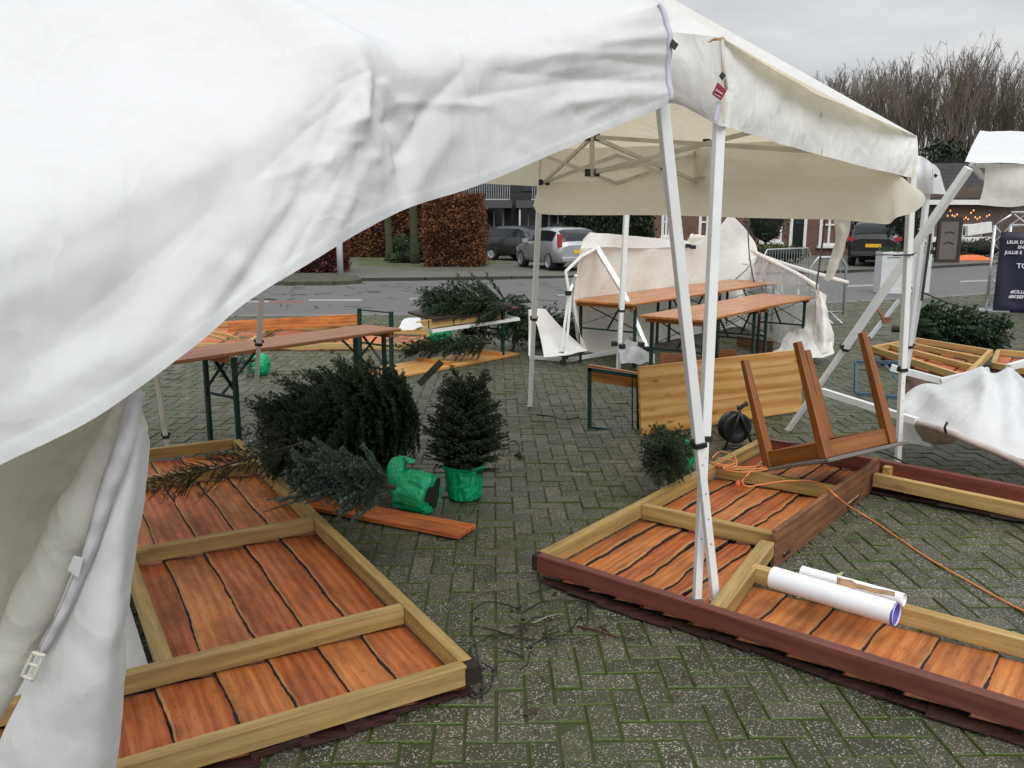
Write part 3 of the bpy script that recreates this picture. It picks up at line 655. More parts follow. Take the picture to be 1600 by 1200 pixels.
sl = thing('string_lights', 'glowing warm string lights under the dark roof edge', 'string lights', V((px2x(1500, Yr), Yr - .4, 2.3)))
mb = MB(); cpts = []
for k in range(24):
    x = px2x(1462 + k * 3.6, Yr - .6); z = gy(1500, 346 - 6 + 5 * math.sin(k * 1.9) + 7 * math.sin(k * .7), Yr - .6).z - .0; cpts.append(V((x, Yr - .6, z)))
mb.tube(cpts, .006, 4); mb.build('cable', m_black, sl)
for k in range(0, 24):
    mb = MB(); mb.lathe([(.002, -.05), (.03, -.02), (.034, .01), (.015, .05)], cpts[k], UP, 8); mb.build('bulb', m_bulb, sl)
p = gz(1479, 410, .08); t = thing('door_panel', 'tall brown freestanding door panel in front of the corner house', 'panel', p)
mb = MB(); H = 1.75
for s in (-1, 1): mb.beam(p + V((s * .42, 0, 0)), p + V((s * .42, 0, H)), .12, .1, V((0, 1, 0)))
for z in (.06, H - .06): mb.beam(p + V((-.36, 0, z)), p + V((.36, 0, z)), .1, .12)
mb.build('frame', plain('dark_brown_wood', (.030, .020, .014), .5), t)
mb = MB(); mb.beam(p + V((-.36, .01, H / 2)), p + V((.36, .01, H / 2)), .04, H - .24); mb.build('board', plain('grey_brown_board', (.12, .105, .095), .6), t)
mb = MB()
for z in (1.15, .75): mb.tube([p + V((-.2, -.02, z)), p + V((0, -.025, z + .05)), p + V((.2, -.02, z - .02))], .018, 4)
mb.build('scroll_lettering', m_black, t)
p = gz(1515, 407, .08); rows = []
for i in range(9):
    rows.append([p + V((-.85 + 1.7 * j / 13 + rng.gauss(0, .03), -.4 + .8 * i / 8, .02 + .22 * math.sin(math.pi * i / 8) * max(0, math.sin(math.pi * j / 13)) ** .5 * (1 + .6 * mn.noise(V((i, j, 3)))))) for j in range(14)])
mb = MB(); mb.grid(rows); tag(mb.build('orange_tarpaulin', plain('orange_tarp', (.62, .12, .02), .5)), 'crumpled orange tarpaulin on the pavement before the corner house', 'tarpaulin')
for x, y, lab, r in ((1500, 403, 'low bare brownish shrub behind the orange tarpaulin', .9), (1555, 405, 'dark shrub right of the orange tarpaulin, behind the truss', 1.1)):
    p = gz(x, y, .08); t = thing('shrub', lab, 'shrub', p); leaf_blob(t, p + V((0, 1, .45)), (r, .5, .5), 900, .05, leaf('brown_shrub_leaf' , (.03, .028, .018), (.06, .055, .035), (.11, .10, .07)), m_coreg, rng)
# ---- parked cars
def car(label, paint, loc, rz, L=3.95, W=1.7, Hh=1.46, suv=False, roofbars=False, glow=True):
    t = thing('parked_car', label, 'car', loc, rz)
    k = Hh / 1.46
    # stations along the length: x from rear (0) to front (1): (f, zbottom, zbelt, ztop, half width, half width at top)
    st = [(0, .42, .80, .86, .70, .60), (.015, .30, .84, .95, .78, .62), (.05, .26, .92, 1.20 if not suv else 1.30, .82, .60), (.13, .25, .95, 1.40, .84, .60), (.25, .24, .96, 1.455, .85, .60), (.42, .24, .95, 1.46, .85, .61), (.55, .24, .94, 1.43, .85, .60), (.63, .24, .93, 1.28, .85, .60), (.70, .24, .92, 1.05, .845, .62), (.745, .24, .91, .955, .84, .64), (.86, .24, .82, .85, .82, .62), (.95, .25, .68, .72, .77, .58), (.985, .30, .58, .62, .70, .52), (1, .40, .52, .55, .62, .48)]
    ring = lambda f, zb, zl, zt, wb, wt: [V(((f - .5) * L, y * W / 1.7, z * k)) for (y, z) in ((-.6 * wb, zb), (-wb * .97, zb + .03), (-wb, (zb + zl) * .52), (-wb * .985, zl), (-(wt + (wb - wt) * .10), zt - .045), (-wt * .75, zt), (0, zt + .012), (wt * .75, zt), (wt + (wb - wt) * .10, zt - .045), (wb * .985, zl), (wb, (zb + zl) * .52), (wb * .97, zb + .03), (.6 * wb, zb))]
    rows = [ring(*s) for s in st]; M = world_of(t); rows = [[M @ p for p in r] for r in rows]
    mb = MB(); mb.grid(rows); mb.poly(list(reversed(rows[0]))); mb.poly(rows[-1]); mb.build('body', paint, t, smooth=True)
    def side(s, i0, i1, name):
        m2 = MB(); n = (M.to_3x3() @ V((0, s, .25))).normalized() * .012; a, b = (3, 4) if s < 0 else (9, 8)
        lo, hi = [], []
        for i in range(i0, i1 + 1):
            lo.append(rows[i][a].lerp(rows[i][b], .10) + n); hi.append(rows[i][a].lerp(rows[i][b], .86) + n)
        m2.grid([lo, hi]); m2.build(name, m_glass, t)
    for s in (-1, 1): side(s, 3, 4, 'rear_side_window'); side(s, 4, 5, 'side_window'); side(s, 5, 7, 'front_side_window')
    def across(i0, i1, f0, f1, name, off):
        m2 = MB(); n = (M.to_3x3() @ V(off)).normalized() * .022
        g = []; im = (i0 + i1) // 2
        for (a_, b_, f) in ((i0, im, f0), (i0, im, .6), (im, im, 0), (im, i1, .5), (im, i1, f1)): g.append([(rows[a_][q].lerp(rows[b_][q], f)) * .985 + (rows[a_][6].lerp(rows[b_][6], f)) * .015 + n for q in (4, 5, 6, 7, 8)])
        m2.grid(g); m2.build(name, m_glass, t)
    across(1, 3, .22, .88, 'rear_window', (-1, 0, .5)); across(9, 7, .08, .92, 'windscreen', (.6, 0, .8))
    for f, s in ((.20, -1), (.20, 1), (.80, -1), (.80, 1)):
        o = M @ V(((f - .5) * L, s * (W / 2 - .13), .31)); ax = M.to_3x3() @ V((0, s, 0)); m2 = MB()
        m2.lathe([(.02, -.1), (.30, -.1), (.315, -.06), (.315, .09), (.29, .12), (.21, .125)], o, ax, 22); wh = m2.build('wheel', m_rubber, t)
        m2 = MB(); m2.lathe([(.215, .122), (.20, .10), (.07, .115), (.02, .12)], o, ax, 22); m2.build('rim', m_galv, wh)
    for s in (-1, 1):
        m2 = MB(); y = s * W * .435; x = -.5 * L
        m2.beam(M @ V((x + .05 if not suv else x + .03, y, .80 * k)), M @ V((x + (.17 if not suv else .05), y * .95, (1.22 if not suv else .92) * k)), .15 if not suv else .26, .08, M.to_3x3() @ V((-1, 0, .2))); m2.build('tail_light', m_redl, t)
        m2 = MB(); m2.beam(M @ V((.5 * L - .17, s * W * .30, .62 * k)), M @ V((.5 * L - .32, s * W * .44, .68 * k)), .14, .12); m2.build('headlight', m_galv, t)
        m2 = MB(); m2.beam(M @ V((.155 * L, s * (W * .5 - .02), .98 * k)), M @ V((.155 * L, s * (W * .5 + .17), 1.0 * k)), .1, .13); m2.build('wing_mirror', paint, t)
    m2 = MB(); m2.beam(M @ V((-.5 * L - .012, -.26, .66 * k)), M @ V((-.5 * L - .012, .26, .66 * k)), .02, .12); m2.build('licence_plate', m_plate, t)
    m2 = MB(); m2.beam(M @ V((-.5 * L + .0, -W * .40, .40 * k)), M @ V((-.5 * L + .0, W * .40, .40 * k)), .12, .16); m2.build('bumper', paint if not suv else m_gutter, t, bevel=.03, seg=2)
    if roofbars:
        for s in (-1, 1):
            m2 = MB(); m2.tube([M @ V((-.34 * L, s * .5, 1.40 * k)), M @ V((-.30 * L, s * .5, 1.49 * k)), M @ V((0, s * .5, 1.51 * k)), M @ V((.05 * L, s * .5, 1.44 * k))], .018, 6); m2.build('roof_rail', m_galv, t)
    return t
sil = carpaint('silver_paint', (.42, .43, .45), .5); blk = carpaint('black_paint', (.008, .009, .011)); dgr = carpaint('dark_grey_paint_coat', (.03, .033, .037), .3)
car('silver hatchback with yellow rear plate parked across the road', sil, gz(873, 424, .082) + V((0, 1.9, 0)), RAD(112), 3.9, 1.7, 1.41)
car('black family car half hidden by the beech hedge block', blk, gz(745, 399, .082) + V((-.1, .4, 0)), RAD(-12), 4.4, 1.75, 1.6)
car('dark hatchback parked behind the silver car, only its roof showing', dgr, V((px2x(880, 41), 40.2, .082)), RAD(150), 4.2, 1.75, 1.5)
car('dark car with light windscreen between black car and silver hatchback', dgr, V((px2x(822, 35.5), 35.5, .082)), RAD(-42), 4.0, 1.7, 1.42)
car('black suv with yellow plate and red tail lights behind white planters', blk, gz(1388, 417, .082) + V((.5, 1.9, 0)), RAD(60), 4.4, 1.86, 1.66, True, True)
# ---- white planter cabinets
m_cab = plain('white_cabinet_paint', (.56, .57, .57), .6, var=.1)
def planter(label, x, y, wd, dp, ht, rz):
    p = gz(x, y, 0); t = thing('planter', label, 'planter', p, rz, 'white planter cabinets by the road'); M = world_of(t)
    mb = MB(); mb.beam(M @ V((-wd / 2, dp / 2, ht / 2)), M @ V((wd / 2, dp / 2, ht / 2)), dp, ht); mb.build('box', m_cab, t, bevel=.01)
    mb = MB()
    for a in (-1, 1): mb.beam(M @ V((a * (wd / 2 - .05), -.012, .0)), M @ V((a * (wd / 2 - .05), -.012, ht)), .1, .024, M.to_3x3() @ V((0, 1, 0)))
    for z in (.06, ht - .06): mb.beam(M @ V((-wd / 2 + .1, -.012, z)), M @ V((wd / 2 - .1, -.012, z)), .024, .11)
    mb.build('trim', m_cab, t)
    mb = MB()
    for k in range(260): leafquad(mb, M @ V((rng.uniform(-.5, .5) * wd, rng.uniform(0, 1) * dp, ht + abs(rng.gauss(0, .05)))), .035, rng, rng.random())
    mb.build('foliage', m_shrub, t)
planter('broad white planter cabinet in front of the black suv', 1395, 459, .62, .5, .98, -.1)
planter('grey white planter cabinet partly hidden by the tent poles', 1434, 457, .5, .5, .92, -.1)
# ---- crowd barriers
def barrier(label, pL, pR, H, group='crowd barriers along the road'):
    a, b = gz(*pL), gz(*pR); t = thing('crowd_barrier', label, 'barrier', (a + b) / 2, group=group); d = (b - a).normalized(); nn = UP.cross(d)
    mb = MB(); r = .08
    mb.tube([a + UP * .12, a + UP * (H - .15), a + UP * H + d * .12, b + UP * H - d * .12, b + UP * (H - .15), b + UP * .12], .019, 8)
    mb.tube([a + UP * .18, b + UP * .18], .016, 8); mb.build('frame', m_galv, t)
    mb = MB(); n = int((b - a).length / .11)
    for k in range(1, n): mb.tube([a + d * ((b - a).length * k / n) + UP * .18, a + d * ((b - a).length * k / n) + UP * (H - .01)], .006, 5, cap=False)
    mb.build('bars', m_galv, t)
    for p in (a + d * .25, b - d * .25):
        mb = MB(); mb.tube([p + UP * .17 - nn * .0, p + UP * .12 + nn * .1, p + UP * .015 + nn * .34], .018, 6); mb.tube([p + UP * .17, p + UP * .12 - nn * .1, p + UP * .015 - nn * .34], .018, 6); mb.build('foot', m_galv, t)
barrier('crowd barrier just behind the clear tent side, nearest one', (1262, 505), (1316, 503), 1.1)
barrier('crowd barrier farther back behind the hanging cloth strip', (1190, 462), (1262, 455), 1.05)
# ---- lattice truss with navy banner
p = gz(1541, 486, 0); q = gz(1730, 494, 0); tr = thing('banner_truss', 'silver lattice truss frame carrying the navy event banner', 'truss', p)
d = (q - p).normalized(); nb_ = V((-d.y, d.x, 0)); S = .26; HT = gy(1545, 352, p.y).z
def lattice(base, ax, sx, sy, L, step=.28):
    mb = MB(); cs = [base, base + sx * S, base + sx * S + sy * S, base + sy * S]
    for c_ in cs: mb.tube([c_, c_ + ax * L], .024, 8)
    n = int(L / step)
    for k in range(n):
        for e in range(4):
            u, v_ = cs[e], cs[(e + 1) % 4]
            if k % 2: u, v_ = v_, u
            mb.tube([u + ax * (L * k / n), v_ + ax * (L * (k + 1) / n)], .011, 5, cap=False)
    return mb
lattice(p, UP, d, nb_, HT).build('upright', m_alu, tr)
lattice(p + UP * HT + d * .25, d, nb_, UP * .9, 2.3).build('top_beam', m_alu, tr)
lattice(p + d * 2.35, UP, d, nb_, HT).build('upright', m_alu, tr)
mb = MB(); mb.box(p + d * .13 + nb_ * .13 + UP * .012, .5, .5, .024, math.atan2(d.y, d.x)); mb.build('base_plate', m_galv, tr)
mb = MB(); a0 = p + UP * HT; mb.tube([a0 + nb_ * .13, a0 + UP * .2 + d * .25 + nb_ * .13], .02, 6); mb.build('corner_brace', m_alu, tr)
def bannermat():
    t = NT('navy_banner'); pp = t.obj(); n_ = t.noise(pp, 1.6, 4)
    c = t.ramp(n_, [(.3, (.010, .011, .024)), (.55, (.016, .016, .045)), (.75, (.040, .030, .10))])
    return t.done(t.bsdf(c, .5, t.bump(t.noise(pp, 3, 2), .3, .03)))
zb0, zb1 = gy(1546, 488, p.y).z, gy(1556, 362, p.y).z
bo = p + d * (.10) - nb_ * .065
rows = [[bo + d * (1.9 * j / 16) + UP * (zb0 + (zb1 - zb0) * i / 10) - nb_ * (.02 * math.sin(j * 1.1 + i * .5)) for j in range(17)] for i in range(11)]
mb = MB(); mb.grid(rows); bn = mb.build('banner', bannermat(), solid=.004); tag(bn, 'navy blue printed banner with white lettering hung on the lattice truss', 'banner')
m_text = plain('white_print', (.72, .72, .76), .6, var=.03)
def text(s, px, py, size, parent, right=False):
    cu = bpy.data.curves.new('lettering', 'FONT'); cu.body = s; cu.size = size; cu.extrude = .001; cu.offset = .0022; cu.space_character = 1.0
    o = bpy.data.objects.new('lettering', cu); me = bpy.data.meshes.new_from_object(o, depsgraph=None) if False else None
    tmp = bpy.data.objects.new('lettering', cu); C.objects.link(tmp); bpy.context.view_layer.update()
    me = bpy.data.meshes.new_from_object(tmp.evaluated_get(bpy.context.evaluated_depsgraph_get())); bpy.data.objects.remove(tmp)
    o = bpy.data.objects.new('lettering', me); me.materials.append(m_text); C.objects.link(o)
    r = ray(px, py); n_ = -nb_; pl = bo - nb_ * .03; tt = (pl - V((0, 0, CAMH))).dot(n_) / r.dot(n_); loc = V((0, 0, CAMH)) + r * tt
    o.matrix_basis = Matrix.Translation(loc) @ Matrix((d, UP, -nb_)).transposed().to_4x4() if False else Matrix(((d.x, 0, -nb_.x, loc.x), (d.y, 0, -nb_.y, loc.y), (0, 1, 0, loc.z), (0, 0, 0, 1)))
    o.parent = parent; return o
text('LEUK D', 1573, 380.5, .080, bn); text('EN', 1590, 388.5, .080, bn); text('JULLIE E', 1570, 396.5, .080, bn); text('TO', 1588, 419, .13, bn); text('#OLLI', 1579, 458, .085, bn); text('#IKBEN', 1576, 465.5, .085, bn)
# ================================================================ TIMBER PANELS, TABLES
rng = random.Random(5)
class Frame:
    # a flat frame of reference: origin O, axis a (unit), axis b (unit), up
    def __init__(s, O, a, b=None, up=UP):
        s.O = V(O); s.a = V(a).normalized(); s.u = V(up).normalized()
        s.b = V(b).normalized() if b is not None else s.u.cross(s.a).normalized()
    def p(s, a, b, z=0): return s.O + s.a * a + s.b * b + s.u * z
    def ab(s, q): d = V(q) - s.O; return d.dot(s.a), d.dot(s.b)
def planks(F, b_edges, a0, a1, z, mats, rng, th=.022, tilt=.016, skip=None, along_a=True, wob=.011):
    # waney edged boards side by side: boards run along a, their edges wander in b; each board's low-b edge laps over its neighbour
    mb = MB(); n = max(10, int(abs(a1 - a0) / .02))
    G = (lambda a, b, zz: F.p(a, b, zz)) if along_a else (lambda a, b, zz: F.p(b, a, zz))
    flip = not along_a
    for k in range(len(b_edges) - 1):
        b0, b1 = b_edges[k], b_edges[k + 1]; sg = 1 if b1 > b0 else -1; sd = rng.random() * 50; off = rng.random() * 60; rows = [[] for _ in range(8)]; uv = [[] for _ in range(8)]
        ph = rng.random() * 6; mi = 0 if rng.random() < .6 else 3
        for i in range(n + 1):
            a = a0 + (a1 - a0) * i / n
            e1 = wob * 1.3 * mn.noise(V((a * 1.7, sd, 1))) + wob * .6 * mn.noise(V((a * 7, sd, 5))) + wob * .25 * mn.noise(V((a * 30, sd, 9)))
            e2 = .002 + .004 * mn.noise(V((a * 12, sd, 3))) + .003 * mn.noise(V((a * 3, sd, 6)))
            bk = max(.0008, .002 + .006 * mn.noise(V((a * 31, sd, 7))) + .016 * max(0, mn.noise(V((a * 6, sd, 8)))))
            bo = b0 - .005 * sg
            zz = z + tilt + .004 * mn.noise(V((a * 1.2, sd, 2)))
            lo = z + .002 * mn.noise(V((a * 1.5, sd, 4)))
            ed = b1 + e1
            pts = [(bo, lo), (bo * .65 + ed * .35, lo + (zz - lo) * .35), (bo * .3 + ed * .7, lo + (zz - lo) * .7), (ed - (.009 + e2) * sg, zz - .001), (ed - .002 * sg, zz - .004), (ed + bk * .5 * sg, zz - .010), (ed + bk * sg, zz - th), (ed - .01 * sg, zz - th - .004)]
            for q, (bb, z_) in enumerate(pts): rows[q].append(G(a, bb, z_)); uv[q].append((a + off, bb + off, z_))
        for (q0, q1, m_) in ((0, 3, mi), (3, 4, 1), (4, 7, 2)):
            r_ = rows[q0:q1 + 1]; u_ = uv[q0:q1 + 1]
            if flip == (sg > 0): r_ = r_[::-1]; u_ = u_[::-1]
            mb.grid(r_, m_, u_)
    return mb
PM = [m_plank, m_sap, m_bark, m_plank2]
# ------------------------------------------------ left panel
ZT = .125
O = gz(747, 1037, ZT); F1 = Frame(O, gz(410, 719, ZT) - O); 
if F1.b.x > 0: F1.b = -F1.b
F1.O = V((O.x, O.y, 0)); p1 = thing('wall_panel', 'left fallen stall wall panel of red boards with five pale cross timbers, right under the big sagging canopy', 'wall panel', F1.O, group='fallen wooden stall walls')
L1 = F1.ab(gz(350, 690, ZT))[0] + .05; W1 = 2.05; bh = .075; bw = .05; zc = ZT - bh / 2
u2 = F1.ab(gz(640, 947, ZT))[0]; u3 = F1.ab(gz(496, 810, ZT))[0]; u4 = F1.ab(gz(396, 723, ZT))[0]
w_in = F1.ab(gz(270, 1026, ZT))[1]
print('P1', L1, u2, u3, u4, 'w_in', w_in, 'O', F1.O, 'leftnear', F1.ab(gz(180, 1197, ZT)))
def beam(F, parent, name, a0, b0, a1, b1, z, w_, h_, mat, bev=.003):
    mb = MB(); mb.beam(F.p(a0, b0, z), F.p(a1, b1, z), w_, h_, UP, 0, rng); return mb.build(name, mat, parent, bevel=bev)
beam(F1, p1, 'side_beam', bw, bw / 2, L1 - .03, bw / 2, zc, bw, bh, m_timber)
beam(F1, p1, 'end_beam', bw / 2, .045, bw / 2, W1, zc + .002, bw, bh + .004, m_timber)
mb = MB(); mb.beam(F1.p(.055, .022, zc - .002), F1.p(-.006, .022, zc - .002), .06, bh - .006); mb.build('charred_corner', m_bark, p1)
for k, (u_, m_) in enumerate(((u2, m_timber), (u3, m_timber), (u4, m_timber), (L1 - .03, m_timber))):
    beam(F1, p1, 'crossbar', u_ + bw / 2, bw + .001, u_ + bw / 2, W1, zc + .001 * k, bw, bh, m_)
beam(F1, p1, 'short_beam', u2 + bw + .002, w_in + bw / 2, u3 - .002, w_in + bw / 2, zc - .004, bw * 1.1, bh - .006, m_timber)
ed = [bw * .6 + .01]; wd = [.205, .19, .185, .20, .195, .21, .20, .19, .2, .2]
while ed[-1] < w_in - .02: ed.append(ed[-1] + wd[len(ed) % 10])
edo = ed + [ed[-1] + .2, ed[-1] + .4, ed[-1] + .6, ed[-1] + .8]; edo = [e for e in edo if e < W1 + .1]
ed[-1] = w_in + .01
for (a0, a1, es, seed) in ((bw * .5, u2 + .02, edo, 1), (u2 + .025, u3 + .02, ed, 2), (u3 + .025, u4 + .02, edo, 3), (u4 + .025, L1 - .02, edo, 4)):
    es = list(es); r_ = random.Random(seed)
    mb = planks(F1, es, a0, a1, ZT - bh - .024, PM, r_)
    mb.build('boards', PM, p1)
# outer cladding seen under the near and right edge: ragged dark red board ends
def ragged(F, parent, a0, a1, b0, b1, n, z0, z1, mat, rng, dirb=False):
    mb = MB()
    for k in range(n):
        s0, s1 = (k - .12) / n, (k + 1.04) / n; j = rng.uniform(-.028, .028); zz = z0 + rng.uniform(0, .012); tl = rng.uniform(.008, .016)
        if dirb:
            bb0 = b0 + (b1 - b0) * s0; bb1 = b0 + (b1 - b0) * s1; q = [(a0 - j, bb0), (a1, bb0), (a1, bb1), (a0 - j * .5, bb1)]
        else:
            aa0 = a0 + (a1 - a0) * s0; aa1 = a0 + (a1 - a0) * s1; q = [(aa0, b0 - j), (aa0, b1), (aa1, b1), (aa1, b0 - j * .5)]
        lo = [F.p(x, y, zz) for x, y in q]; zt = z1 - rng.uniform(.001, .014); hi = [F.p(x, y, zt - (tl if i in (0, 3) and not dirb or i in (0, 1) and dirb else 0)) for i, (x, y) in enumerate(q)]
        mb.add(lo + hi, [(0, 1, 2, 3), (4, 7, 6, 5), (0, 4, 5, 1), (1, 5, 6, 2), (2, 6, 7, 3), (3, 7, 4, 0)])
    mb.build('outer_cladding', mat, parent, bevel=.003)
m_clad_red = wood('dark_red_cladding', (.020, .007, .006), (.045, .016, .012), (.085, .03, .022), .6, .3, .6, (.02, .014, .01))
ragged(F1, p1, -.004, .05, .03, W1, 13, .008, .040, m_clad_red, rng, True)
# ------------------------------------------------ right panel, L shaped round an opening
ZR = .15
A = gz(833, 866, ZR); F2 = Frame(A, gz(1600, 1106, ZR) - A); F2.O = V((A.x, A.y, 0))
if F2.b.y < 0: F2.b = -F2.b
Dab = F2.ab(gz(1188, 684, ZR)); Bab = F2.ab(gz(1600, 1106, ZR))
p2 = thing('wall_panel', 'large right fallen stall wall panel with maroon edges and a tall weathered board along its opening', 'wall panel', F2.O, group='fallen wooden stall walls')
h2 = .08; w2 = .05; z2 = ZR - h2 / 2
q = lambda x, y, z=ZR: F2.ab(gz(x, y, z))
LA = Bab[0] + .06; LB = Dab[1]
c1a, c1b = q(992, 786), q(1208, 834); c2a, c2b = q(1108, 724), q(1290, 758)
tbn, tbf = F2.ab(gz(1206, 890, .0)), F2.ab(gz(1368, 762, .0))
sb0, sb1 = q(1128, 940), q(1203, 878)
fo0 = q(1405, 949); fo1 = q(1600, 997)
print('P2 D', Dab, 'B', Bab, 'c1', c1a, c1b, 'c2', c2a, c2b, 'tall', tbn, tbf, 'short', sb0, sb1, 'front opening', fo0, fo1, 'back strip', q(1372, 740), q(1600, 792), q(1600, 768))
aw = (tbn[0] + tbf[0]) / 2                 # where the opening begins along the front
fb = (fo0[1] + fo1[1]) / 2                 # depth of the front strip
sk = Dab[0] / LB
beam(F2, p2, 'front_beam', .02, w2 / 2, LA, w2 / 2, z2, w2, h2, m_maroon)
mb = MB(); mb.beam(F2.p(-.006, w2 / 2, z2 - .001), F2.p(.022, w2 / 2, z2 - .001), w2 + .004, h2 - .004); mb.beam(F2.p(LA, w2 / 2, z2 - .001), F2.p(LA + .05, w2 / 2, z2 - .001), w2 + .004, h2 - .004); mb.build('charred_corner', m_bark, p2)
def skew(b): return sk * b
def beam2(name, a0, b0, a1, b1, mat, dz=0, w_=w2, h_=h2): return beam(F2, p2, name, a0 + skew(b0), b0, a1 + skew(b1), b1, z2 + dz, w_, h_, mat)
beam2('side_beam', w2 / 2, w2 + .002, w2 / 2, LB - .05, m_timber, .001)
c1 = (c1a[1] + c1b[1]) / 2; c2 = (c2a[1] + c2b[1]) / 2
beam2('crossbar', w2, c1a[1] + w2 / 2, aw - skew(c1) - .015, c1b[1] + w2 / 2, m_timber, -.003)
beam2('crossbar', w2, c2a[1] + w2 / 2, aw - skew(c2) - .015, c2b[1] + w2 / 2, m_timber, -.004)
# tall weathered board standing along the opening
mb = MB(); mb.beam(F2.p(tbn[0], tbn[1], .105), F2.p(tbf[0], tbf[1], .105), .026, .205, UP, 0, rng); mb.build('tall_board', m_weath, p2, bevel=.004)
beam(F2, p2, 'short_beam', sb0[0], w2 + .01, tbn[0] - .03, tbn[1] - .005, z2 - .002, .07, h2 - .004, m_timber)
beam(F2, p2, 'opening_beam', tbn[0] + .04, fb + w2 / 2, LA, fb + w2 / 2, z2, w2, h2 - .004, m_timber2)
beam(F2, p2, 'end_beam', LA - .01, w2 + .004, LA - .01, LB, z2 + .001, w2, h2, m_timber2)
bs = (q(1372, 740)[1] + q(1600, 792)[1]) / 2
beam(F2, p2, 'opening_beam', tbf[0] + .03, q(1374, 738)[1], LA - .04, q(1600, 788)[1], z2 - .01, w2, h2, m_timber2)
beam2('back_beam', 0, LB - w2 / 2, LA - skew(LB), q(1600, 766)[1], m_maroon, .003, w2, h2 + .02)
beam(F2, p2, 'corner_block', tbf[0] + .05, q(1385, 722)[1] - .09, tbf[0] + .05, q(1385, 722)[1] + .05, z2 - .004, w2, h2 - .01, m_timber)
# boards: left block runs along b (front to back)
nb = 6; e2 = [w2 * .5 + (aw - w2 * .5) * k / nb + (rng.uniform(-.02, .02) if 0 < k < nb else 0) for k in range(nb + 1)]
class Sk(Frame):
    def p(s, a, b, z=0): return s.O + s.a * (a + sk * b) + s.b * b + s.u * z
F2s = Sk(F2.O, F2.a, F2.b)
for (b0, b1, sd_) in ((w2 * .6, c1 + .02, 31), (c1 + .03, c2 + .02, 32), (c2 + .03, LB - .03, 33)):
    es = [e - skew((b0 + b1) / 2) * (k / nb) for k, e in enumerate(e2)]
    planks(F2s, es, b0, b1, ZR - h2 - .028, PM, random.Random(sd_), along_a=False, wob=.021).build('boards', PM, p2)
es = [aw + .0 + (LA - aw) * k / 6 for k in range(7)]
planks(F2, es, w2 * .5, fb + .02, ZR - h2 - .026, PM, random.Random(35), along_a=False).build('boards', [m_plank2, m_sap, m_bark, m_plank2], p2)
es = [tbf[0] + (LA - tbf[0]) * k / 6 for k in range(7)]
planks(F2, es, q(1374, 738)[1], LB - .0, ZR - h2 - .026, PM, random.Random(36), along_a=False).build('boards', PM, p2)
ragged(F2, p2, .05, LA + .02, .006, .045, 12, .008, .036, m_clad_red, rng)
ragged(F2, p2, tbf[0], LA, q(1374, 738)[1] - .02, q(1374, 738)[1] + .03, 9, .010, .042, m_clad_red, rng)
# ------------------------------------------------ beer tables (built once at the origin: length along +x)
def table_parts(t, L, W, H, top, bat, steel, frames=(1, 1), inset=.06, foff=0):
    M = world_of(t)
    mb = MB(); mb.beam(M @ V((-L / 2, 0, H - .014)), M @ V((L / 2, 0, H - .014)), W, .028, UP, 0, rng); mb.build('tabletop', top, t, bevel=.006, seg=2)
    for k, s in enumerate((-1, 1)):
        x = s * (L / 2 - .10) + (foff if s < 0 else 0)
        mb = MB(); mb.beam(M @ V((x, -W / 2 + .03, H - .052)), M @ V((x, W / 2 - .03, H - .052)), .045, .044, UP, 0, rng); mb.build('batten', bat, t, bevel=.003)
        if not frames[k]: continue
        xf = x - s * .07; mb = MB(); z0 = H - .05; y = W / 2 - inset
        for e in (-1, 1): mb.beam(M @ V((xf, e * y, .0)), M @ V((xf, e * y, z0)), .030, .030, M.to_3x3() @ V((1, 0, 0)))
        mb.beam(M @ V((xf, -y, z0 - .30)), M @ V((xf, y, z0 - .30)), .012, .02)
        mb.beam(M @ V((xf + .012, -y + .02, z0 - .26)), M @ V((xf + .012, y - .08, z0 - .02)), .006, .028, M.to_3x3() @ V((1, 0, 0)))
        mb.beam(M @ V((xf - .012, y - .02, z0 - .26)), M @ V((xf - .012, -y + .08, z0 - .02)), .006, .028, M.to_3x3() @ V((1, 0, 0)))
        mb.beam(M @ V((xf, 0, z0 - .30)), M @ V((xf - s * .34, 0, z0)), .02, .012)
        mb.build('leg_frame', steel, t)
def beer_tables(nl, nr, fr, H, n, labels, cat, top, gap=.012, group=None, frames=(1, 1), lift=0):
    a, b, c3 = gz(*nl, H), gz(*nr, H), gz(*fr, H); d = (c3 - b).normalized(); wv = UP.cross(d); W = abs((a - b).dot(wv)); Ltot = (c3 - b).length; L = Ltot / n
    print(labels[0][:30], 'W %.2f L %.2f' % (W, L), b)
    for k in range(n):
        c = b + wv * (W / 2) + d * (L * (k + .5)); c.z = lift * k
        t = thing('beer_table', labels[k], cat, c, math.atan2(d.y, d.x), group); table_parts(t, L - gap, W, H, top, top, m_green, frames)
beer_tables((906, 466), (988, 475), (1222, 440), .77, 2, ['taller varnished folding table, near one of the back row, before the wrecked tent', 'varnished folding table farthest back, end to end with the taller near one'], 'folding table', m_table, group='folding tables before the wrecked tent')
beer_tables((1006, 491), (1098, 500), (1273, 463), .77, 2, ['folding table of the front row, near half by the crossed tent legs', 'folding table of the front row, far half by the clear tent side'], 'folding table', m_table, group='folding tables before the wrecked tent')
# left worn table
nr = gz(305, 563, .77); fr_ = gz(640, 514, .77); d = (fr_ - nr).normalized(); wv = UP.cross(d); L = (fr_ - nr).length + .12; W = .46; nr = nr + wv * .10
c = nr - d * .12 + d * L / 2 + wv * W / 2; c.z = 0
t = thing('beer_table', 'long worn reddish folding table standing under the big canopy at left', 'folding table', c, math.atan2(d.y, d.x)); table_parts(t, L, W, .77, m_tworn, m_table, m_green, (1, 1), .05, .36)
print('T3', L, c)
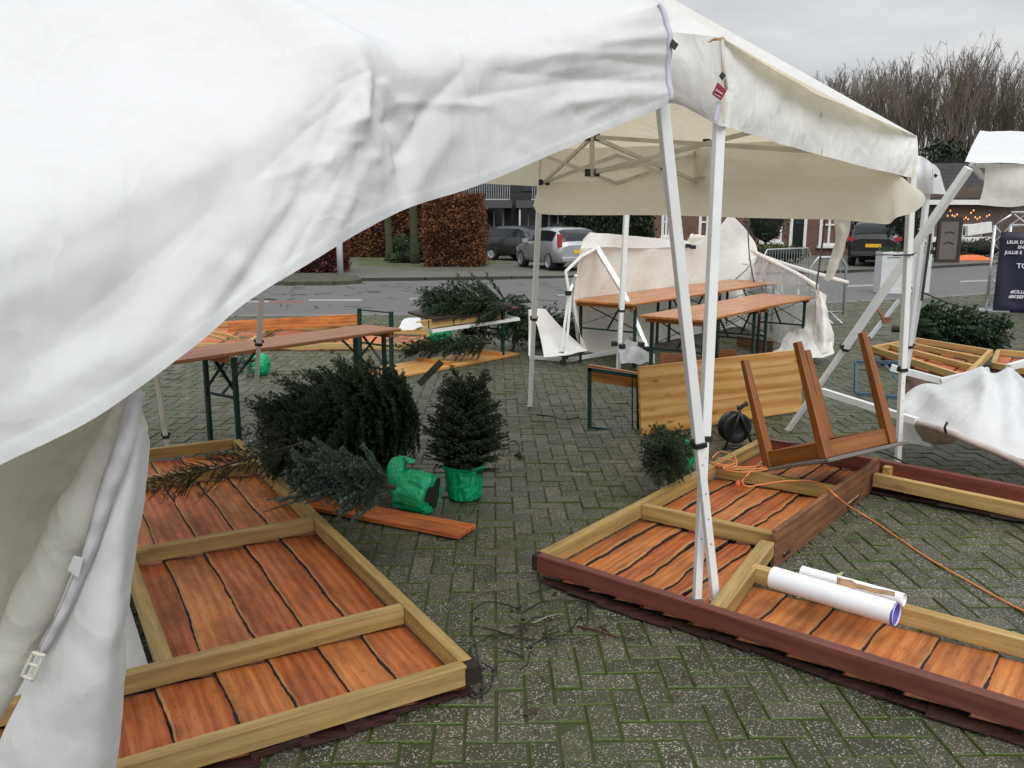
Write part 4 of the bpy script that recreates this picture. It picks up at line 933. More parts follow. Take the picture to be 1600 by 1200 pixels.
# upside-down pine table with its leg frames in the air
a, b, e = gz(633, 586, .03), gz(812, 552, .03), gz(745, 543, .03); d = (b - a).normalized(); wv = UP.cross(d)
W = .62; a0 = a - d * .45; L = (b - a0).length; c = a0 + d * L / 2 + wv * W / 2; c.z = 0
t = thing('beer_table', 'upside down orange pine folding table lying on its top, green legs in the air', 'folding table', c, math.atan2(d.y, d.x)); M = world_of(t)
mb = MB(); mb.beam(M @ V((-L / 2, 0, .018)), M @ V((L / 2, 0, .018)), W, .03, UP, 0, rng); mb.build('tabletop', m_pine, t, bevel=.006, seg=2)
m_pineo = wood('orange_pine_batten', (.40, .15, .03), (.55, .24, .055), (.65, .34, .10), .4, .4, .1)
lx = lambda x, y, z: (M.inverted() @ gz(x, y, z)).x
for x in (lx(785, 553, .06), lx(720, 570, .06)):
    mb = MB(); mb.beam(M @ V((x, -W / 2 + .03, .055)), M @ V((x, W / 2 - .03, .055)), .045, .045, UP, 0, rng); mb.build('batten', m_pineo, t, bevel=.003)
for x, br in ((lx(765, 556, .03) + .12, 1), (lx(622, 590, .03), 0)):
    mb = MB(); y = W / 2 - .05
    for s in (-1, 1): mb.beam(M @ V((x, s * y, .035)), M @ V((x + .02, s * y, .74)), .036, .036, M.to_3x3() @ V((1, 0, 0)))
    mb.beam(M @ V((x + .018, -y, .725)), M @ V((x + .018, y, .725)), .012, .014); mb.beam(M @ V((x + .01, -y, .36)), M @ V((x + .01, y, .36)), .012, .02)
    if br: mb.beam(M @ V((x - .02, y - .05, .04)), M @ V((x + .01, -y + .02, .34)), .02, .008)
    mb.build('leg_frame', m_green, t)
# table board standing on its long edge, one leg frame folded out
a, b = gz(1003, 682, 0), gz(1254, 645, 0); d = (b - a).normalized(); n_ = V((-d.y, d.x, 0)); L = (b - a).length; Hh = .56
print('standing', L, a, b)
c = a + d * L / 2; t = thing('beer_table', 'knotty pale pine folding table standing on its long edge, green leg frame out', 'folding table', c)
lean = (n_ * .10 + UP).normalized()
mb = MB(); mb.beam(a + lean * Hh / 2 + n_ * .02, b + lean * Hh / 2 + n_ * .02 + UP * .012, .03, Hh, lean, 0, rng); mb.build('tabletop', m_pine, t, bevel=.005, seg=2)
Yf = a.y + .25; P_ = lambda x, y: gy(x, y, Yf)
fr4 = [P_(997, 588), P_(921, 577), P_(921, 668), P_(998, 679)]
mb = MB()
for i in range(4): mb.beam(fr4[i], fr4[(i + 1) % 4], .032, .032, V((0, 1, 0)), ext=.015)
mb.beam(P_(988, 588), P_(988, 676), .01, .014, V((0, 1, 0))); mb.beam(fr4[3], P_(998, 640) + V((0, .1, 0)), .014, .014, V((0, 1, 0)))
mb.build('leg_frame', m_green, t)
mb = MB(); mb.beam(gy(918, 581, Yf + .12), gy(996, 594, Yf + .12), .05, .13, UP, 0, rng); mb.build('batten', m_table, t, bevel=.003)
# ------------------------------------------------ small brown table lying upside down on the right panel
n3 = V((-.20, .30, .93)).normalized(); P2_ = gy(1291, 716, 4.75)
best = None
for deg in range(100, 170, 2):
    h = V((math.cos(RAD(deg)), math.sin(RAD(deg)), 0)); e1 = (h - n3 * h.dot(n3)).normalized(); e2_ = e1.cross(n3)
    s1 = min((k * .01 for k in range(10, 120)), key=lambda k: abs(pxy(P2_ + e1 * k)[0] - 1203)); s2 = min((k * .01 for k in range(10, 120)), key=lambda k: abs(pxy(P2_ + e2_ * k)[0] - 1391))
    if best is None or abs(s1 - s2 * .95) < best[0]: best = (abs(s1 - s2 * .95), deg, s1, s2, e1, e2_)
_, deg, s1, s2, e1, e2_ = best; print('small table', deg, s1, s2, P2_, pxy(P2_ + e1 * s1), pxy(P2_ + e2_ * s2))
t = thing('table', 'small brown wooden table lying upside down across the right panel, legs up', 'table', P2_)
q0 = P2_ - e1 * .035 - e2_ * .035; E1, E2 = e1 * (s1 + .07), e2_ * (s2 + .07)
mid = q0 + (E1 + E2) / 2
mb = MB(); mb.beam(mid - E2 * .54 - n3 * .012, mid + E2 * .56 - n3 * .012, (E1).length * 1.14, .022, n3); mb.build('tabletop', m_greyrim, t, bevel=.004)
corners = [P2_, P2_ + e1 * s1, P2_ + e2_ * s2, P2_ + e1 * s1 + e2_ * s2]
for c in corners:
    mb = MB(); vs = []; uvs = []; off = rng.random() * 30
    for (h, w_) in ((0, .029), (.12, .029), (.70, .020)):
        for (i, j) in ((-1, -1), (1, -1), (1, 1), (-1, 1)): vs.append(c + n3 * h + e1 * w_ * i + e2_ * w_ * j); uvs.append((h + off, i * w_ + off, j * w_))
    fs = [(3, 2, 1, 0), (8, 9, 10, 11)] + [(4 * k + e, 4 * k + (e + 1) % 4, 4 * k + 4 + (e + 1) % 4, 4 * k + 4 + e) for k in range(2) for e in range(4)]
    mb.add(vs, fs, 0, uvs); mb.build('leg', m_leg, t, bevel=.004, seg=2)
for (c, e) in ((corners[0], e1 * s1), (corners[0], e2_ * s2), (corners[1], e2_ * s2), (corners[2], e1 * s1)):
    u_ = e.normalized(); mb = MB(); mb.beam(c + u_ * .029 + n3 * .05, c + e - u_ * .029 + n3 * .05, .022, .095, n3, 0, rng); mb.build('apron', m_leg, t, bevel=.003)
# ------------------------------------------------ loose plank in front of the blue spruce
a, b = gz(500, 795, .02), gz(722, 838, .02); d = (b - a).normalized(); n_ = V((-d.y, d.x, 0)); wq = .19
c = (a + b) / 2; mb = MB(); mb.beam(a - d * .5 + n_ * .06 + UP * .005, b + n_ * .06 + UP * .005, wq, .024, UP, 0, rng)
mb.beam(b + n_ * (-.02) - d * .06 + UP * .019, b + n_ * .14 - d * .03 + UP * .019, .012, .004); 
o = mb.build('plank', m_plank, bevel=.004); tag(o, 'loose reddish plank lying on the pavers under the green wrapped pot', 'plank')
# ------------------------------------------------ panels farther back
def small_panel(label, pts, z0, bars, mat, h=.07, w_=.05, floor=True, fm=None, group='fallen wooden stall walls'):
    # pts: near-left, near-right, far-right, far-left pixels of the top face
    P = [gz(x, y, z0 + h) for x, y in pts]; c = (P[0] + P[2]) / 2; c.z = z0; t = thing('wall_panel', label, 'wall panel', c, group=group)
    dn = UP * (h / 2)
    for i in range(4):
        mb = MB(); mb.beam(P[i] - dn, P[(i + 1) % 4] - dn - (P[(i + 1) % 4] - P[i]).normalized() * .0 + UP * .001 * i, w_, h, UP, 0, rng); mb.build('frame_beam', mat, t, bevel=.003)
    for (f, ax) in bars:
        a, b = (P[0].lerp(P[3], f), P[1].lerp(P[2], f)) if ax == 0 else (P[0].lerp(P[1], f), P[3].lerp(P[2], f))
        mb = MB(); mb.beam(a - dn - UP * .004, b - dn - UP * .004, w_, h - .008, UP, 0, rng); mb.build('crossbar', mat, t, bevel=.003)
    if floor:
        mb = MB(); n = 6
        for k in range(n):
            u0, u1 = k / n, (k + .9) / n; q = [P[0].lerp(P[1], u0), P[0].lerp(P[1], u1), P[3].lerp(P[2], u1), P[3].lerp(P[2], u0)]
            z = -UP * (h + .008 + .012 * (k % 2)); off = rng.random() * 30
            mb.add([p + z for p in q] + [p + z - UP * .02 for p in q], [(0, 1, 2, 3), (0, 4, 5, 1), (1, 5, 6, 2), (2, 6, 7, 3), (3, 7, 4, 0)], 0, [(i * .7 + off, k * .2 + off, 0) for i in (0, 0, 1, 1)] * 2)
        mb.build('boards', fm or m_plank, t)
    return t, P
small_panel('pale slatted panel lying raised in front of the right fir tree', [(1365, 541), (1508, 586), (1548, 546), (1432, 528)], .12, [(.36, 0), (.68, 0)], m_timber2)
mb = MB(); 
a, b = gz(1395, 575, 0), gz(1520, 600, 0); mb.beam(a + V((0, .25, .045)), b + V((0, .35, .045)), .12, .09, UP, 0, rng); o = mb.build('timber_offcut', m_clad_red); tag(o, 'dark timber propping up the pale slatted panel', 'timber')
small_panel('pale framed panel at the right edge beside the slatted panel', [(1552, 566), (1690, 590), (1720, 560), (1560, 546)], .03, [(.5, 1)], m_timber2)
small_panel('flat pale framed panel lying behind the worn left table', [(268, 536), (640, 536), (690, 516), (330, 502)], .02, [(.3, 1), (.62, 1)], m_timber2, h=.08)
# reddish board standing on edge on that panel
a, b = gy(356, 511, gz(356, 520, .1).y), gy(558, 499, gz(558, 509, .1).y)
mb = MB(); mb.beam(a, b, .03, .17, UP, 0, rng); o = mb.build('upright_board', m_plank2, bevel=.004); tag(o, 'orange red board standing on edge behind the worn left table', 'board')
mb = MB(); 
for (x0, y0, x1, y1) in ((310, 520, 352, 531), (318, 516, 372, 528)): mb.beam(gz(x0, y0, .17), gz(x1, y1, .17), .03, .03, UP, 0, rng)
o = mb.build('timber_offcut', m_timber2); tag(o, 'two thin pale laths nailed crosswise, lying by the red upright board', 'laths')
# tilted stack: panel with white underside below the dark fir
P = [gy(650, 509, 10.1), gy(788, 490, 10.6)]; d = (P[1] - P[0]).normalized()
t = thing('wall_panel', 'tilted panel with pale side timber and white underside beneath the far fir', 'wall panel', P[0])
mb = MB(); mb.beam(P[0] + V((0, .0, .0)), P[1], .05, .10, UP, 0, rng); mb.build('side_beam', m_timber2, t)
mb = MB(); mb.beam(P[0] + V((0, .45, .065)), P[1] + V((0, .45, .065)), .95, .028, UP, 0, rng); mb.build('boards', m_clad_red, t)
mb = MB(); mb.beam(P[0] + V((0, .42, -.07)), P[1] + V((0, .42, -.07)), .92, .035, UP); mb.build('white_sheet', m_white, t)
mb = MB()
for k in (.14, .42, .7, .88): q_ = P[0].lerp(P[1], k); mb.beam(q_ + V((0, -.028, .05)), q_ + V((0, -.028, -.05)), .012, .006, V((0, 1, 0)))
mb.build('strap', m_black, t)
mb = MB(); mb.beam(gz(832, 525, .12), gz(905, 530, .12), .5, .06, UP, 0, rng); tag(mb.build('maroon_board', m_maroon), 'maroon board lying under the dark fir behind the upright pole', 'board')
for (x0, y0, x1, y1, h, lab, m_) in ((1032, 572, 1104, 578, .16, 'brown board standing on edge under the near folding tables', m_tworn), (1152, 541, 1206, 551, .15, 'dark brown board standing under the far folding tables', m_weath), (1106, 560, 1150, 558, .10, 'pale brown board edge between the table legs', m_table)):
    a, b = gz(x0, y0, 0), gz(x1, y1, 0); mb = MB(); mb.beam(a + UP * h / 2, b + UP * h / 2, .03, h, UP, 0, rng); tag(mb.build('board', m_), lab, 'board')
# blue-grey folded leg frame and brown board on the right
a, b = gz(1337, 617, 0), gz(1412, 622, 0); H = .30
t = thing('folded_leg_frame', 'blue grey folding table frame lying below the pale slatted panel', 'table frame', a); mb = MB()
c3, d3 = a + V((.02, .1, H)), b + V((.02, .1, H + .02))
for u_, v_ in ((a, b), (b, d3), (d3, c3), (c3, a)): mb.beam(u_ + UP * .015, v_ + UP * .015, .03, .03, V((0, 1, 0)))
mb.beam(c3.lerp(d3, .6), b + UP * .1, .02, .02, V((0, 1, 0))); a4, b4 = gz(1382, 640, 0), gz(1415, 642, 0)
mb.build('frame', m_blue, t); mb = MB(); mb.beam(a4 + UP * .12, b4 + UP * .12, .03, .03, V((0, 1, 0))); mb.beam(a4, a4 + UP * .12, .03, .03, V((0, 1, 0))); mb.build('lower_bar', m_blue, t)
mb = MB(); mb.poly([gy(1412, 618, 6.6), gy(1455, 612, 6.7), gy(1448, 590, 6.8), gy(1418, 586, 6.7)], 0, .02); tag(mb.build('brown_board', plain('brown_ply', (.12, .065, .045), .6)), 'brown board behind the right tent pole and the white cloth heap', 'board')
# ================================================================ TENTS
rng = random.Random(77)
def leg(parent, top, bot, ring=.36, wo=.040, wi=.031, name='tent_leg', mat=None, holes=True):
    top, bot = V(top), V(bot); d = (bot - top).normalized(); f = top.lerp(bot, 1 - ring); sd = V((1, .25, 0))
    mb = MB(); mb.beam(top, f, wo, wo, sd)
    mb.beam(f - d * .02, bot, wi, wi, sd)
    o = mb.build(name, mat or m_white, parent, bevel=.004, seg=2)
    mb = MB(); mb.beam(f - d * .012, f + d * .012, wo + .012, wo + .012, sd); mb.beam(f - d * .03, f - d * .008, .014, wo + .03, sd); mb.build('clamp', m_black, o, bevel=.003)
    mb = MB(); mb.beam(bot - d * .004, bot + d * .012, wi + .012, wi + .012, sd); mb.build('foot', m_galv, o)
    if holes:
        mb = MB(); s2 = d.cross(V((1, .25, 0))).normalized()
        for k in (.12, .3, .46, .62): 
            q = f.lerp(bot, k); mb.tube([q - s2 * (wi / 2 + .001), q + s2 * (wi / 2 + .001)], .0045, 8)
        mb.build('pin_hole', m_galv, o)
    return o
# ---------------------------------------------------------------- tent 1: big sagging white canopy, near left
hem = [(1046, 160, 3.28), (1000, 180, 3.15), (940, 205, 2.98), (845, 247, 2.70), (740, 290, 2.42), (640, 322, 2.20), (560, 362, 2.06), (480, 411, 1.95), (385, 470, 1.84), (310, 533, 1.74), (224, 598, 1.64), (128, 661, 1.52), (0, 722, 1.40), (-170, 800, 1.24), (-380, 900, 1.05)]
eav = [(1033, 8, 3.26), (985, 26, 3.12), (925, 44, 2.96), (830, 66, 2.70), (730, 80, 2.44), (640, 88, 2.22), (572, 84, 2.05), (480, 128, 1.98), (385, 190, 1.88), (310, 228, 1.78), (224, 268, 1.68), (128, 308, 1.56), (0, 358, 1.42), (-170, 425, 1.26), (-380, 520, 1.06)]
apex = gy(60, -360, 2.9)
lean_ = [0, .01, .02, .04, .06, .08, .09, .10, .10, .10, .10, .09, .08, .07, .06]
E_ = [gy(x, y, Y) for x, y, Y in eav]; H_ = [gy(x, y, Y - l) for (x, y, Y), l in zip(hem, lean_)]
t1 = thing('party_tent', 'big near white party tent, its canopy sagging down to the left', 'tent', V((-1.4, 3.0, 0)))
NU, NV = 290, 96
val = []
for k in range(15):
    f = (k / 14) ** 1.5; row = []
    for e, h in zip(E_, H_):
        p = e.lerp(h, f ** 1.12); out = V((.55, -.83, 0)) * (.012 * f ** .55 * (1 - f) ** .9); row.append(p + out)
    val.append(row)
rows = surf(val, NU, NV); base_ = [list(r) for r in rows]
top0 = list(rows[0]); rows = ruffle(rows, .007, 3.2, 2, .6); rows[0] = top0
# folds of the slack cloth: lines on the canopy (as seen in the photo), ridge (+) or valley (-)
folds = [((585, 92), (612, 190), 16, -.030), ((612, 190), (634, 306), 13, -.034), ((640, 100), (700, 150), 30, .012), ((574, 110), (556, 190), 15, .026), ((556, 190), (505, 320), 20, .022), ((505, 320), (415, 450), 24, .022),
         ((548, 110), (470, 300), 24, -.022), ((470, 300), (352, 480), 30, -.028), ((500, 250), (372, 420), 22, .018), ((372, 420), (300, 530), 22, .02), ((420, 300), (200, 560), 40, .022), ((330, 330), (100, 520), 42, -.020), ((160, 400), (0, 470), 40, .018),
         ((540, 250), (440, 430), 14, -.020), ((575, 250), (520, 370), 14, .016), ((735, 100), (665, 170), 14, -.016), ((665, 170), (632, 240), 12, -.022), ((625, 160), (760, 165), 9, .010), ((1040, 128), (900, 122), 16, -.020), ((900, 122), (740, 150), 24, -.014),
         ((1042, 146), (880, 160), 12, .018), ((1038, 60), (860, 110), 20, .014), ((760, 170), (820, 250), 14, -.008), ((870, 150), (910, 185), 7, -.010), ((910, 185), (960, 165), 8, .008), ((1040, 105), (940, 92), 10, -.010), ((700, 210), (640, 300), 20, .016), ((780, 120), (1000, 84), 20, -.010), ((600, 130), (620, 260), 8, .014),
         ((60, 560), (200, 480), 34, -.016), ((20, 640), (160, 560), 30, .014)]
fr_ = random.Random(31)
for k in range(20):
    a_ = RAD(fr_.uniform(62, 150)); x0, y0 = 576 + fr_.gauss(0, 22), 108 + abs(fr_.gauss(0, 40)); l_ = fr_.uniform(70, 270); x1, y1 = x0 + math.cos(a_) * l_, y0 + math.sin(a_) * l_
    xm, ym = (x0 + x1) / 2 + fr_.gauss(0, 10), (y0 + y1) / 2 + fr_.gauss(0, 10); am_ = fr_.choice((-1, 1)) * fr_.uniform(.004, .008); w0 = fr_.uniform(7, 11)
    folds += [((x0, y0), (xm, ym), w0, am_), ((xm, ym), (x1, y1), w0 * 1.2, am_ * .8)]
for k in range(13):
    y0 = fr_.uniform(20, 150); x1 = 1035 - fr_.uniform(90, 300); y1 = y0 + (1035 - x1) * fr_.uniform(-.12, .28); am_ = fr_.choice((-1, 1)) * fr_.uniform(.003, .007); folds.append(((1038, y0), (x1, y1), fr_.uniform(7, 12), am_))
for k in range(9):
    x0, y0 = fr_.uniform(60, 980), 0; y0 = 330 - x0 * .2 + fr_.uniform(0, 150); a_ = fr_.uniform(-.9, .9); l_ = fr_.uniform(30, 110); folds.append(((x0, y0), (x0 + math.cos(a_) * l_, y0 + math.sin(a_) * l_), fr_.uniform(6, 10), fr_.choice((-1, 1)) * fr_.uniform(.002, .0045)))
ns = norms(rows)
if ns[NV // 2][NU // 2].y > 0: ns = [[-n for n in r] for r in ns]
for i, r in enumerate(rows):
    for j, p in enumerate(r):
        x, y = pxy(p); d = 0
        for (a, b, w_, am) in folds:
            ax, ay = b[0] - a[0], b[1] - a[1]; L2 = ax * ax + ay * ay; u = ((x - a[0]) * ax + (y - a[1]) * ay) / L2; uc = min(1, max(0, u)); dd = math.hypot(x - a[0] - ax * uc, y - a[1] - ay * uc)
            if dd < 3 * w_: d += am * math.exp(-(dd / w_) ** (1.35 if am < 0 else 1.8)) * (1 if 0 <= u <= 1 else .9)
        v = i / (NV - 1); d *= .62 * min(1, v * 5) * (1 - max(0, v - .92) * 8)
        r[j] = p + ns[i][j] * d * min(1, Yk if (Yk := p.y / 2.2) < 1 else 1)
# roof over the sagging eave, up to the apex and down the far sides
roof = []
EE = list(rows[0])
for k in range(15):
    f = k / 14; row = []
    for j, e in enumerate(EE):
        sag = -.10 * math.sin(math.pi * f) * (.4 + .6 * math.sin(math.pi * j / (NU - 1))); pk = .05 * math.exp(-((j - 124) / 16) ** 2) * math.exp(-f * 6) * min(1, f * 12)
        row.append(e.lerp(apex, f) + UP * (sag + pk))
    roof.append(row)
roof = ruffle(roof, .012, 1.6, 8)
# the cloth rolls softly over the eave instead of creasing
i1 = int(.34 * NV)
for j in range(NU):
    wj = min(1, j / (.22 * NU)); wj = .12 + .88 * wj * wj * (3 - 2 * wj); wj *= 1 - .6 * math.exp(-((j - 124) / 13) ** 2)
    P0 = EE[j].lerp(roof[1][j], wj); roof[1][j] = P0; P1 = rows[i1][j]; P1b = base_[i1][j]
    for i in range(i1):
        t_ = i / i1; q_ = P0 * (1 - t_) ** 2 + EE[j] * (2 * t_ * (1 - t_)) + P1b * t_ * t_; lin_ = base_[i][j]; rows[i][j] = q_.lerp(rows[i][j], 1 - wj) * .0 + q_ + (rows[i][j] - lin_) * t_
mb = MB(); mb.grid(rows); mb.grid(roof[1:])
fcn = gy(300, 262, 5.9); fcl = V((-3.9, 3.6, 2.0))
for (a, b) in ((E_[0], fcn), (fcn, fcl), (fcl, E_[-1])):
    g = []
    for k in range(9):
        f = k / 8; g.append([a.lerp(b, j / 12).lerp(apex, f) - UP * (.12 * math.sin(math.pi * f)) for j in range(13)])
    if b is E_[-1]:
        for k in range(9): x_ = 1 + k / 8 * 13; q_ = min(int(x_), 13); g[k][-1] = roof[q_][-1].lerp(roof[q_ + 1][-1], x_ - q_)
    mb.grid(g)
    if a is not E_[0]:
        vv_ = [[a.lerp(b, j / 12) - UP * (.3 * k / 6) for j in range(13)] for k in range(7)]
        if b is E_[-1]:
            for k in range(7): vv_[k][-1] = rows[int(k / 6 * (NV - 1))][-1]
        vv_[0] = list(g[0]); mb.grid(vv_)
cn = mb.build('canopy', m_fabric, t1)
# stitched hem band and corner seam of the valance, folded over the lower edge
mb = MB(); band = [[], []]
for j in range(NU):
    p = rows[-1][j]; q = rows[-5][j]; o_ = ns[-1][j] * .004; band[0].append(q + o_); band[1].append(p + o_ - UP * .003)
mb.grid(band); mb.build('hem', m_fabric, t1)
mb = MB(); mb.tube([rows[i][0] + V((.004, -.006, 0)) for i in range(0, NV, 4)] + [rows[-1][0] + V((.004, -.006, 0))], .010, 6); mb.build('corner_seam', plain('lilac_white_webbing', (.62, .61, .70), .7), t1)
mb = MB(); a = gy(1040, 42, 3.24); mb.poly([gy(1040, 44, 3.25), gy(1050, 54, 3.25), gy(1046, 72, 3.25), gy(1040, 66, 3.25)], 0, .004); mb.build('strap', m_galv, t1)
mb = MB(); mb.poly([gy(1050, 61, 3.24), gy(1060, 70, 3.24), gy(1054, 79, 3.24), gy(1046, 71, 3.24)], 0, .006); mb.build('hook_pad', m_black, t1)
ZB = .16
leg(t1, gy(1032, 140, 3.36), gz(1118, 938, .075), .335, .042, .033)
leg(t1, gy(226, 470, gz(262, 700, 0).y - .1), gz(263, 705, 0), .10, .036, .03, mat=m_grimy_white, holes=False)
# ---------------------------------------------------------------- rolled, mildewed side wall hanging at the far left
sw = thing('tent_side_wall', 'dirty white side wall cloth hanging rolled up at the left edge, buckle on its strap', 'tent wall', gz(90, 1200, 0))
def px_surf(ctrl, nu, nv, amp, sc, seed, mat, name, parent, fine=.35):
    r = ruffle(surf([[gy(*p) for p in row] for row in ctrl], nu, nv), amp, sc, seed, fine); m = MB(); m.grid(r); return m.build(name, mat, parent)
px_surf([[(-200, 800, 1.42), (0, 700, 1.56), (90, 655, 1.64), (218, 600, 1.72)], [(-200, 900, 1.46), (0, 800, 1.60), (70, 740, 1.68), (190, 640, 1.76)], [(-200, 1000, 1.5), (-10, 900, 1.63), (50, 830, 1.70), (150, 720, 1.78)], [(-220, 1150, 1.54), (-30, 1030, 1.66), (20, 930, 1.72), (90, 830, 1.80)], [(-240, 1300, 1.58), (-60, 1150, 1.70), (-20, 1060, 1.76), (40, 960, 1.84)]], 30, 30, .018, 3.5, 4, m_dirty, 'inner_cloth', sw)
# roll
cp = [gy(210, 605, 1.70), gy(178, 690, 1.66), (gy(135, 780, 1.63)), gy(80, 890, 1.62), gy(22, 1010, 1.62), gy(-35, 1120, 1.62), gy(-90, 1230, 1.64)]
cpp = spline(cp, 40); rr = [.018 + .028 * min(1, k / 14) + .006 * mn.noise(V((k * .3, 1, 2))) for k in range(40)]
mb = MB(); mb.tube(cpp, rr, 22); ob = mb.build('rolled_cloth', m_dirty, sw)
# webbing strap along the roll with velcro tab and buckle
pts = [gy(212, 612, 1.655), gy(188, 700, 1.60), gy(160, 780, 1.575), gy(133, 870, 1.57), gy(95, 960, 1.565), gy(62, 1022, 1.56)]; sp_ = spline(pts, 40); wds = spline([V((.014, 0, 0)), V((.018, 0, 0)), V((.016, 0, 0)), V((.012, 0, 0)), V((.010, 0, 0)), V((.009, 0, 0))], 40)
g = [[], [], []]
for k, p in enumerate(sp_):
    t_ = (sp_[min(k + 1, 39)] - sp_[max(k - 1, 0)]).normalized(); s_ = t_.cross(V((0, 1, 0))).normalized() * wds[k].x
    wv_ = .004 * math.sin(k * 1.3); g[0].append(p - s_ + V((0, .012, 0))); g[1].append(p + V((0, -.004 + wv_, 0))); g[2].append(p + s_ + V((0, .012, 0)))
mb = MB(); mb.grid(g); mb.build('strap', fabric('grey_mildewed_webbing', (.66, .64, .67), (.3, .3, .3), .05, .8, (.15, .14, .14), seed=20), sw, solid=.003)
mb = MB(); mb.poly([gy(116, 868, 1.55), gy(131, 872, 1.55), gy(124, 902, 1.55), gy(107, 889, 1.55)], 0, .004); mb.build('velcro_tab', m_fabric, sw)
mb = MB(); bq = [gy(x, y, 1.55) for x, y in ((52, 1020), (68, 1024), (52, 1062), (35, 1055))]
for i in range(4): mb.beam(bq[i], bq[(i + 1) % 4], .007, .009, V((0, 1, 0)), ext=.003)
mb.beam(bq[0].lerp(bq[3], .45), bq[1].lerp(bq[2], .45), .006, .008, V((0, 1, 0))); mb.build('buckle', plain('ivory_plastic', (.66, .65, .56), .4), sw, bevel=.002)
# front flap
px_surf([[(206, 640, 1.66), (216, 662, 1.66), (228, 668, 1.68), (236, 690, 1.72)], [(150, 800, 1.62), (178, 790, 1.60), (205, 780, 1.62), (226, 782, 1.70)], [(100, 920, 1.60), (150, 905, 1.575), (193, 900, 1.60), (209, 905, 1.70)], [(45, 1060, 1.60), (115, 1050, 1.56), (175, 1040, 1.585), (194, 1050, 1.70)], [(-10, 1190, 1.60), (70, 1160, 1.57), (150, 1160, 1.60), (182, 1190, 1.70)], [(-50, 1300, 1.62), (40, 1300, 1.58), (130, 1300, 1.62), (170, 1310, 1.72)]], 34, 60, .012, 5, 12, m_fabric, 'front_flap', sw)
px_surf([[(210, 622, 1.70), (222, 640, 1.70), (232, 668, 1.70)], [(192, 700, 1.68), (206, 735, 1.68), (214, 745, 1.69)], [(160, 810, 1.66), (170, 800, 1.66), (180, 790, 1.66)], [(130, 880, 1.66), (140, 870, 1.66), (150, 860, 1.66)]], 14, 24, .006, 8, 14, m_fabric2, 'gusset', sw)
# white sheet on the ground inside the panel opening
mb = MB(); g = [[F1.p(u2 + .06 + (u3 - u2 - .08) * i / 12, w_in + .07 + .9 * j / 12, .035 + .012 * mn.noise(V((i * .4, j * .4, 1)))) for j in range(13)] for i in range(13)]
mb.grid(g); tag(mb.build('white_sheet', m_fabric), 'white sheet lying on the ground inside the left panel opening', 'sheet')
# ---------------------------------------------------------------- tent 2: white canopy still standing
B_e, B_h = gy(1127, 58, 3.66), gy(1131, 196, 3.64)
R_e, R_h = gy(1433, 213, 5.55), gy(1432, 279, 5.55)
L_e, L_h = gy(846, 234, 7.6), gy(840, 290, 7.6)
N_e, N_h = gy(420, 225, 5.7), gy(420, 270, 5.7)
pk = gy(918, -76, 5.6)
t2 = thing('party_tent', 'white party tent still standing in the middle, cream underside and black frame joints', 'tent', V((.5, 5.6, 0)))
mb = MB()
def facet(a, b, sag, n=26, m=18, rise=0, seed=0):
    g = []
    for k in range(m):
        f = k / (m - 1); row = []
        for j in range(n):
            u = j / (n - 1); e = a.lerp(b, u) + UP * (rise * math.sin(math.pi * u)); row.append(e.lerp(pk, f) - UP * (sag * math.sin(math.pi * f) * max(0, math.sin(math.pi * u)) ** .6))
        g.append(row)
    ed = [list(r) for r in g]; g = ruffle(g, .022, 1.5, seed)
    for k in range(m): g[k][0] = ed[k][0]; g[k][-1] = ed[k][-1]
    g[0] = ed[0]; g[-1] = ed[-1]; return g
for (a, b, s_, rs, sd_) in ((B_e, R_e, .12, -.02, 3), (R_e, L_e, .12, 0, 4), (L_e, N_e, .1, 0, 5), (N_e, B_e, .12, .30, 6)): mb.grid(facet(a, b, s_, rise=rs, seed=sd_))
mb.build('roof', m_fabric2, t2)
def valance(ep, hp, n, m, amp, sc, seed, bulge=.0, out=V((0, -1, 0)), name='valance', mat=None, pin=False):
    e, h = spline(ep, n), spline(hp, n); g = []
    for k in range(m): f = k / (m - 1); g.append([a.lerp(b, f) + out * (bulge * math.sin(math.pi * f)) for a, b in zip(e, h)])
    top = list(g[0]); ed_ = [(r[0], r[-1]) for r in g]; g = ruffle(g, amp, sc, seed); g[0] = top
    for r, (a_, b_) in zip(g, ed_): r[0] = a_; r[-1] = b_
    mm = MB(); mm.grid(g); return mm.build(name, mat or m_fabric2, t2)
# front right valance, hem drooping as in the photo
def on(a, b, u, y_off): p = a.lerp(b, u); return p + UP * y_off
hemBR = [gy(x, y, B_h.y + (R_h.y - B_h.y) * u) for x, y, u in ((1131, 197, 0), (1180, 212, .20), (1245, 232, .43), (1300, 247, .60), (1360, 263, .80), (1400, 272, .91), (1430, 279, 1))]
eBR = [gy(x, y, B_e.y + (R_e.y - B_e.y) * u) for x, y, u in ((1127, 58, 0), (1180, 92, .20), (1245, 126, .43), (1300, 154, .60), (1360, 183, .80), (1400, 200, .91), (1433, 213, 1))]
valance(eBR, hemBR, 90, 26, .022, 3.4, 21, .012, V((.6, -.7, 0)), mat=m_front)
hemNB = [gy(x, y, N_h.y + (B_h.y - N_h.y) * u) for x, y, u in ((420, 268, 0), (600, 200, .35), (800, 165, .62), (960, 152, .82), (1048, 163, .91), (1092, 180, .96), (1131, 198, 1))]
eNB = [N_e.lerp(B_e, k / 6) + UP * (.30 * math.sin(math.pi * k / 6)) for k in range(7)]
valance(eNB, hemNB, 50, 20, .024, 3.6, 24, .02, V((-.6, -.7, 0)), mat=m_front)
valance([N_e, N_e.lerp(L_e, .5), L_e], [gy(420, 272, 5.7), gy(650, 282, 6.65), gy(840, 291, 7.6)], 24, 8, .012, 2, 26)
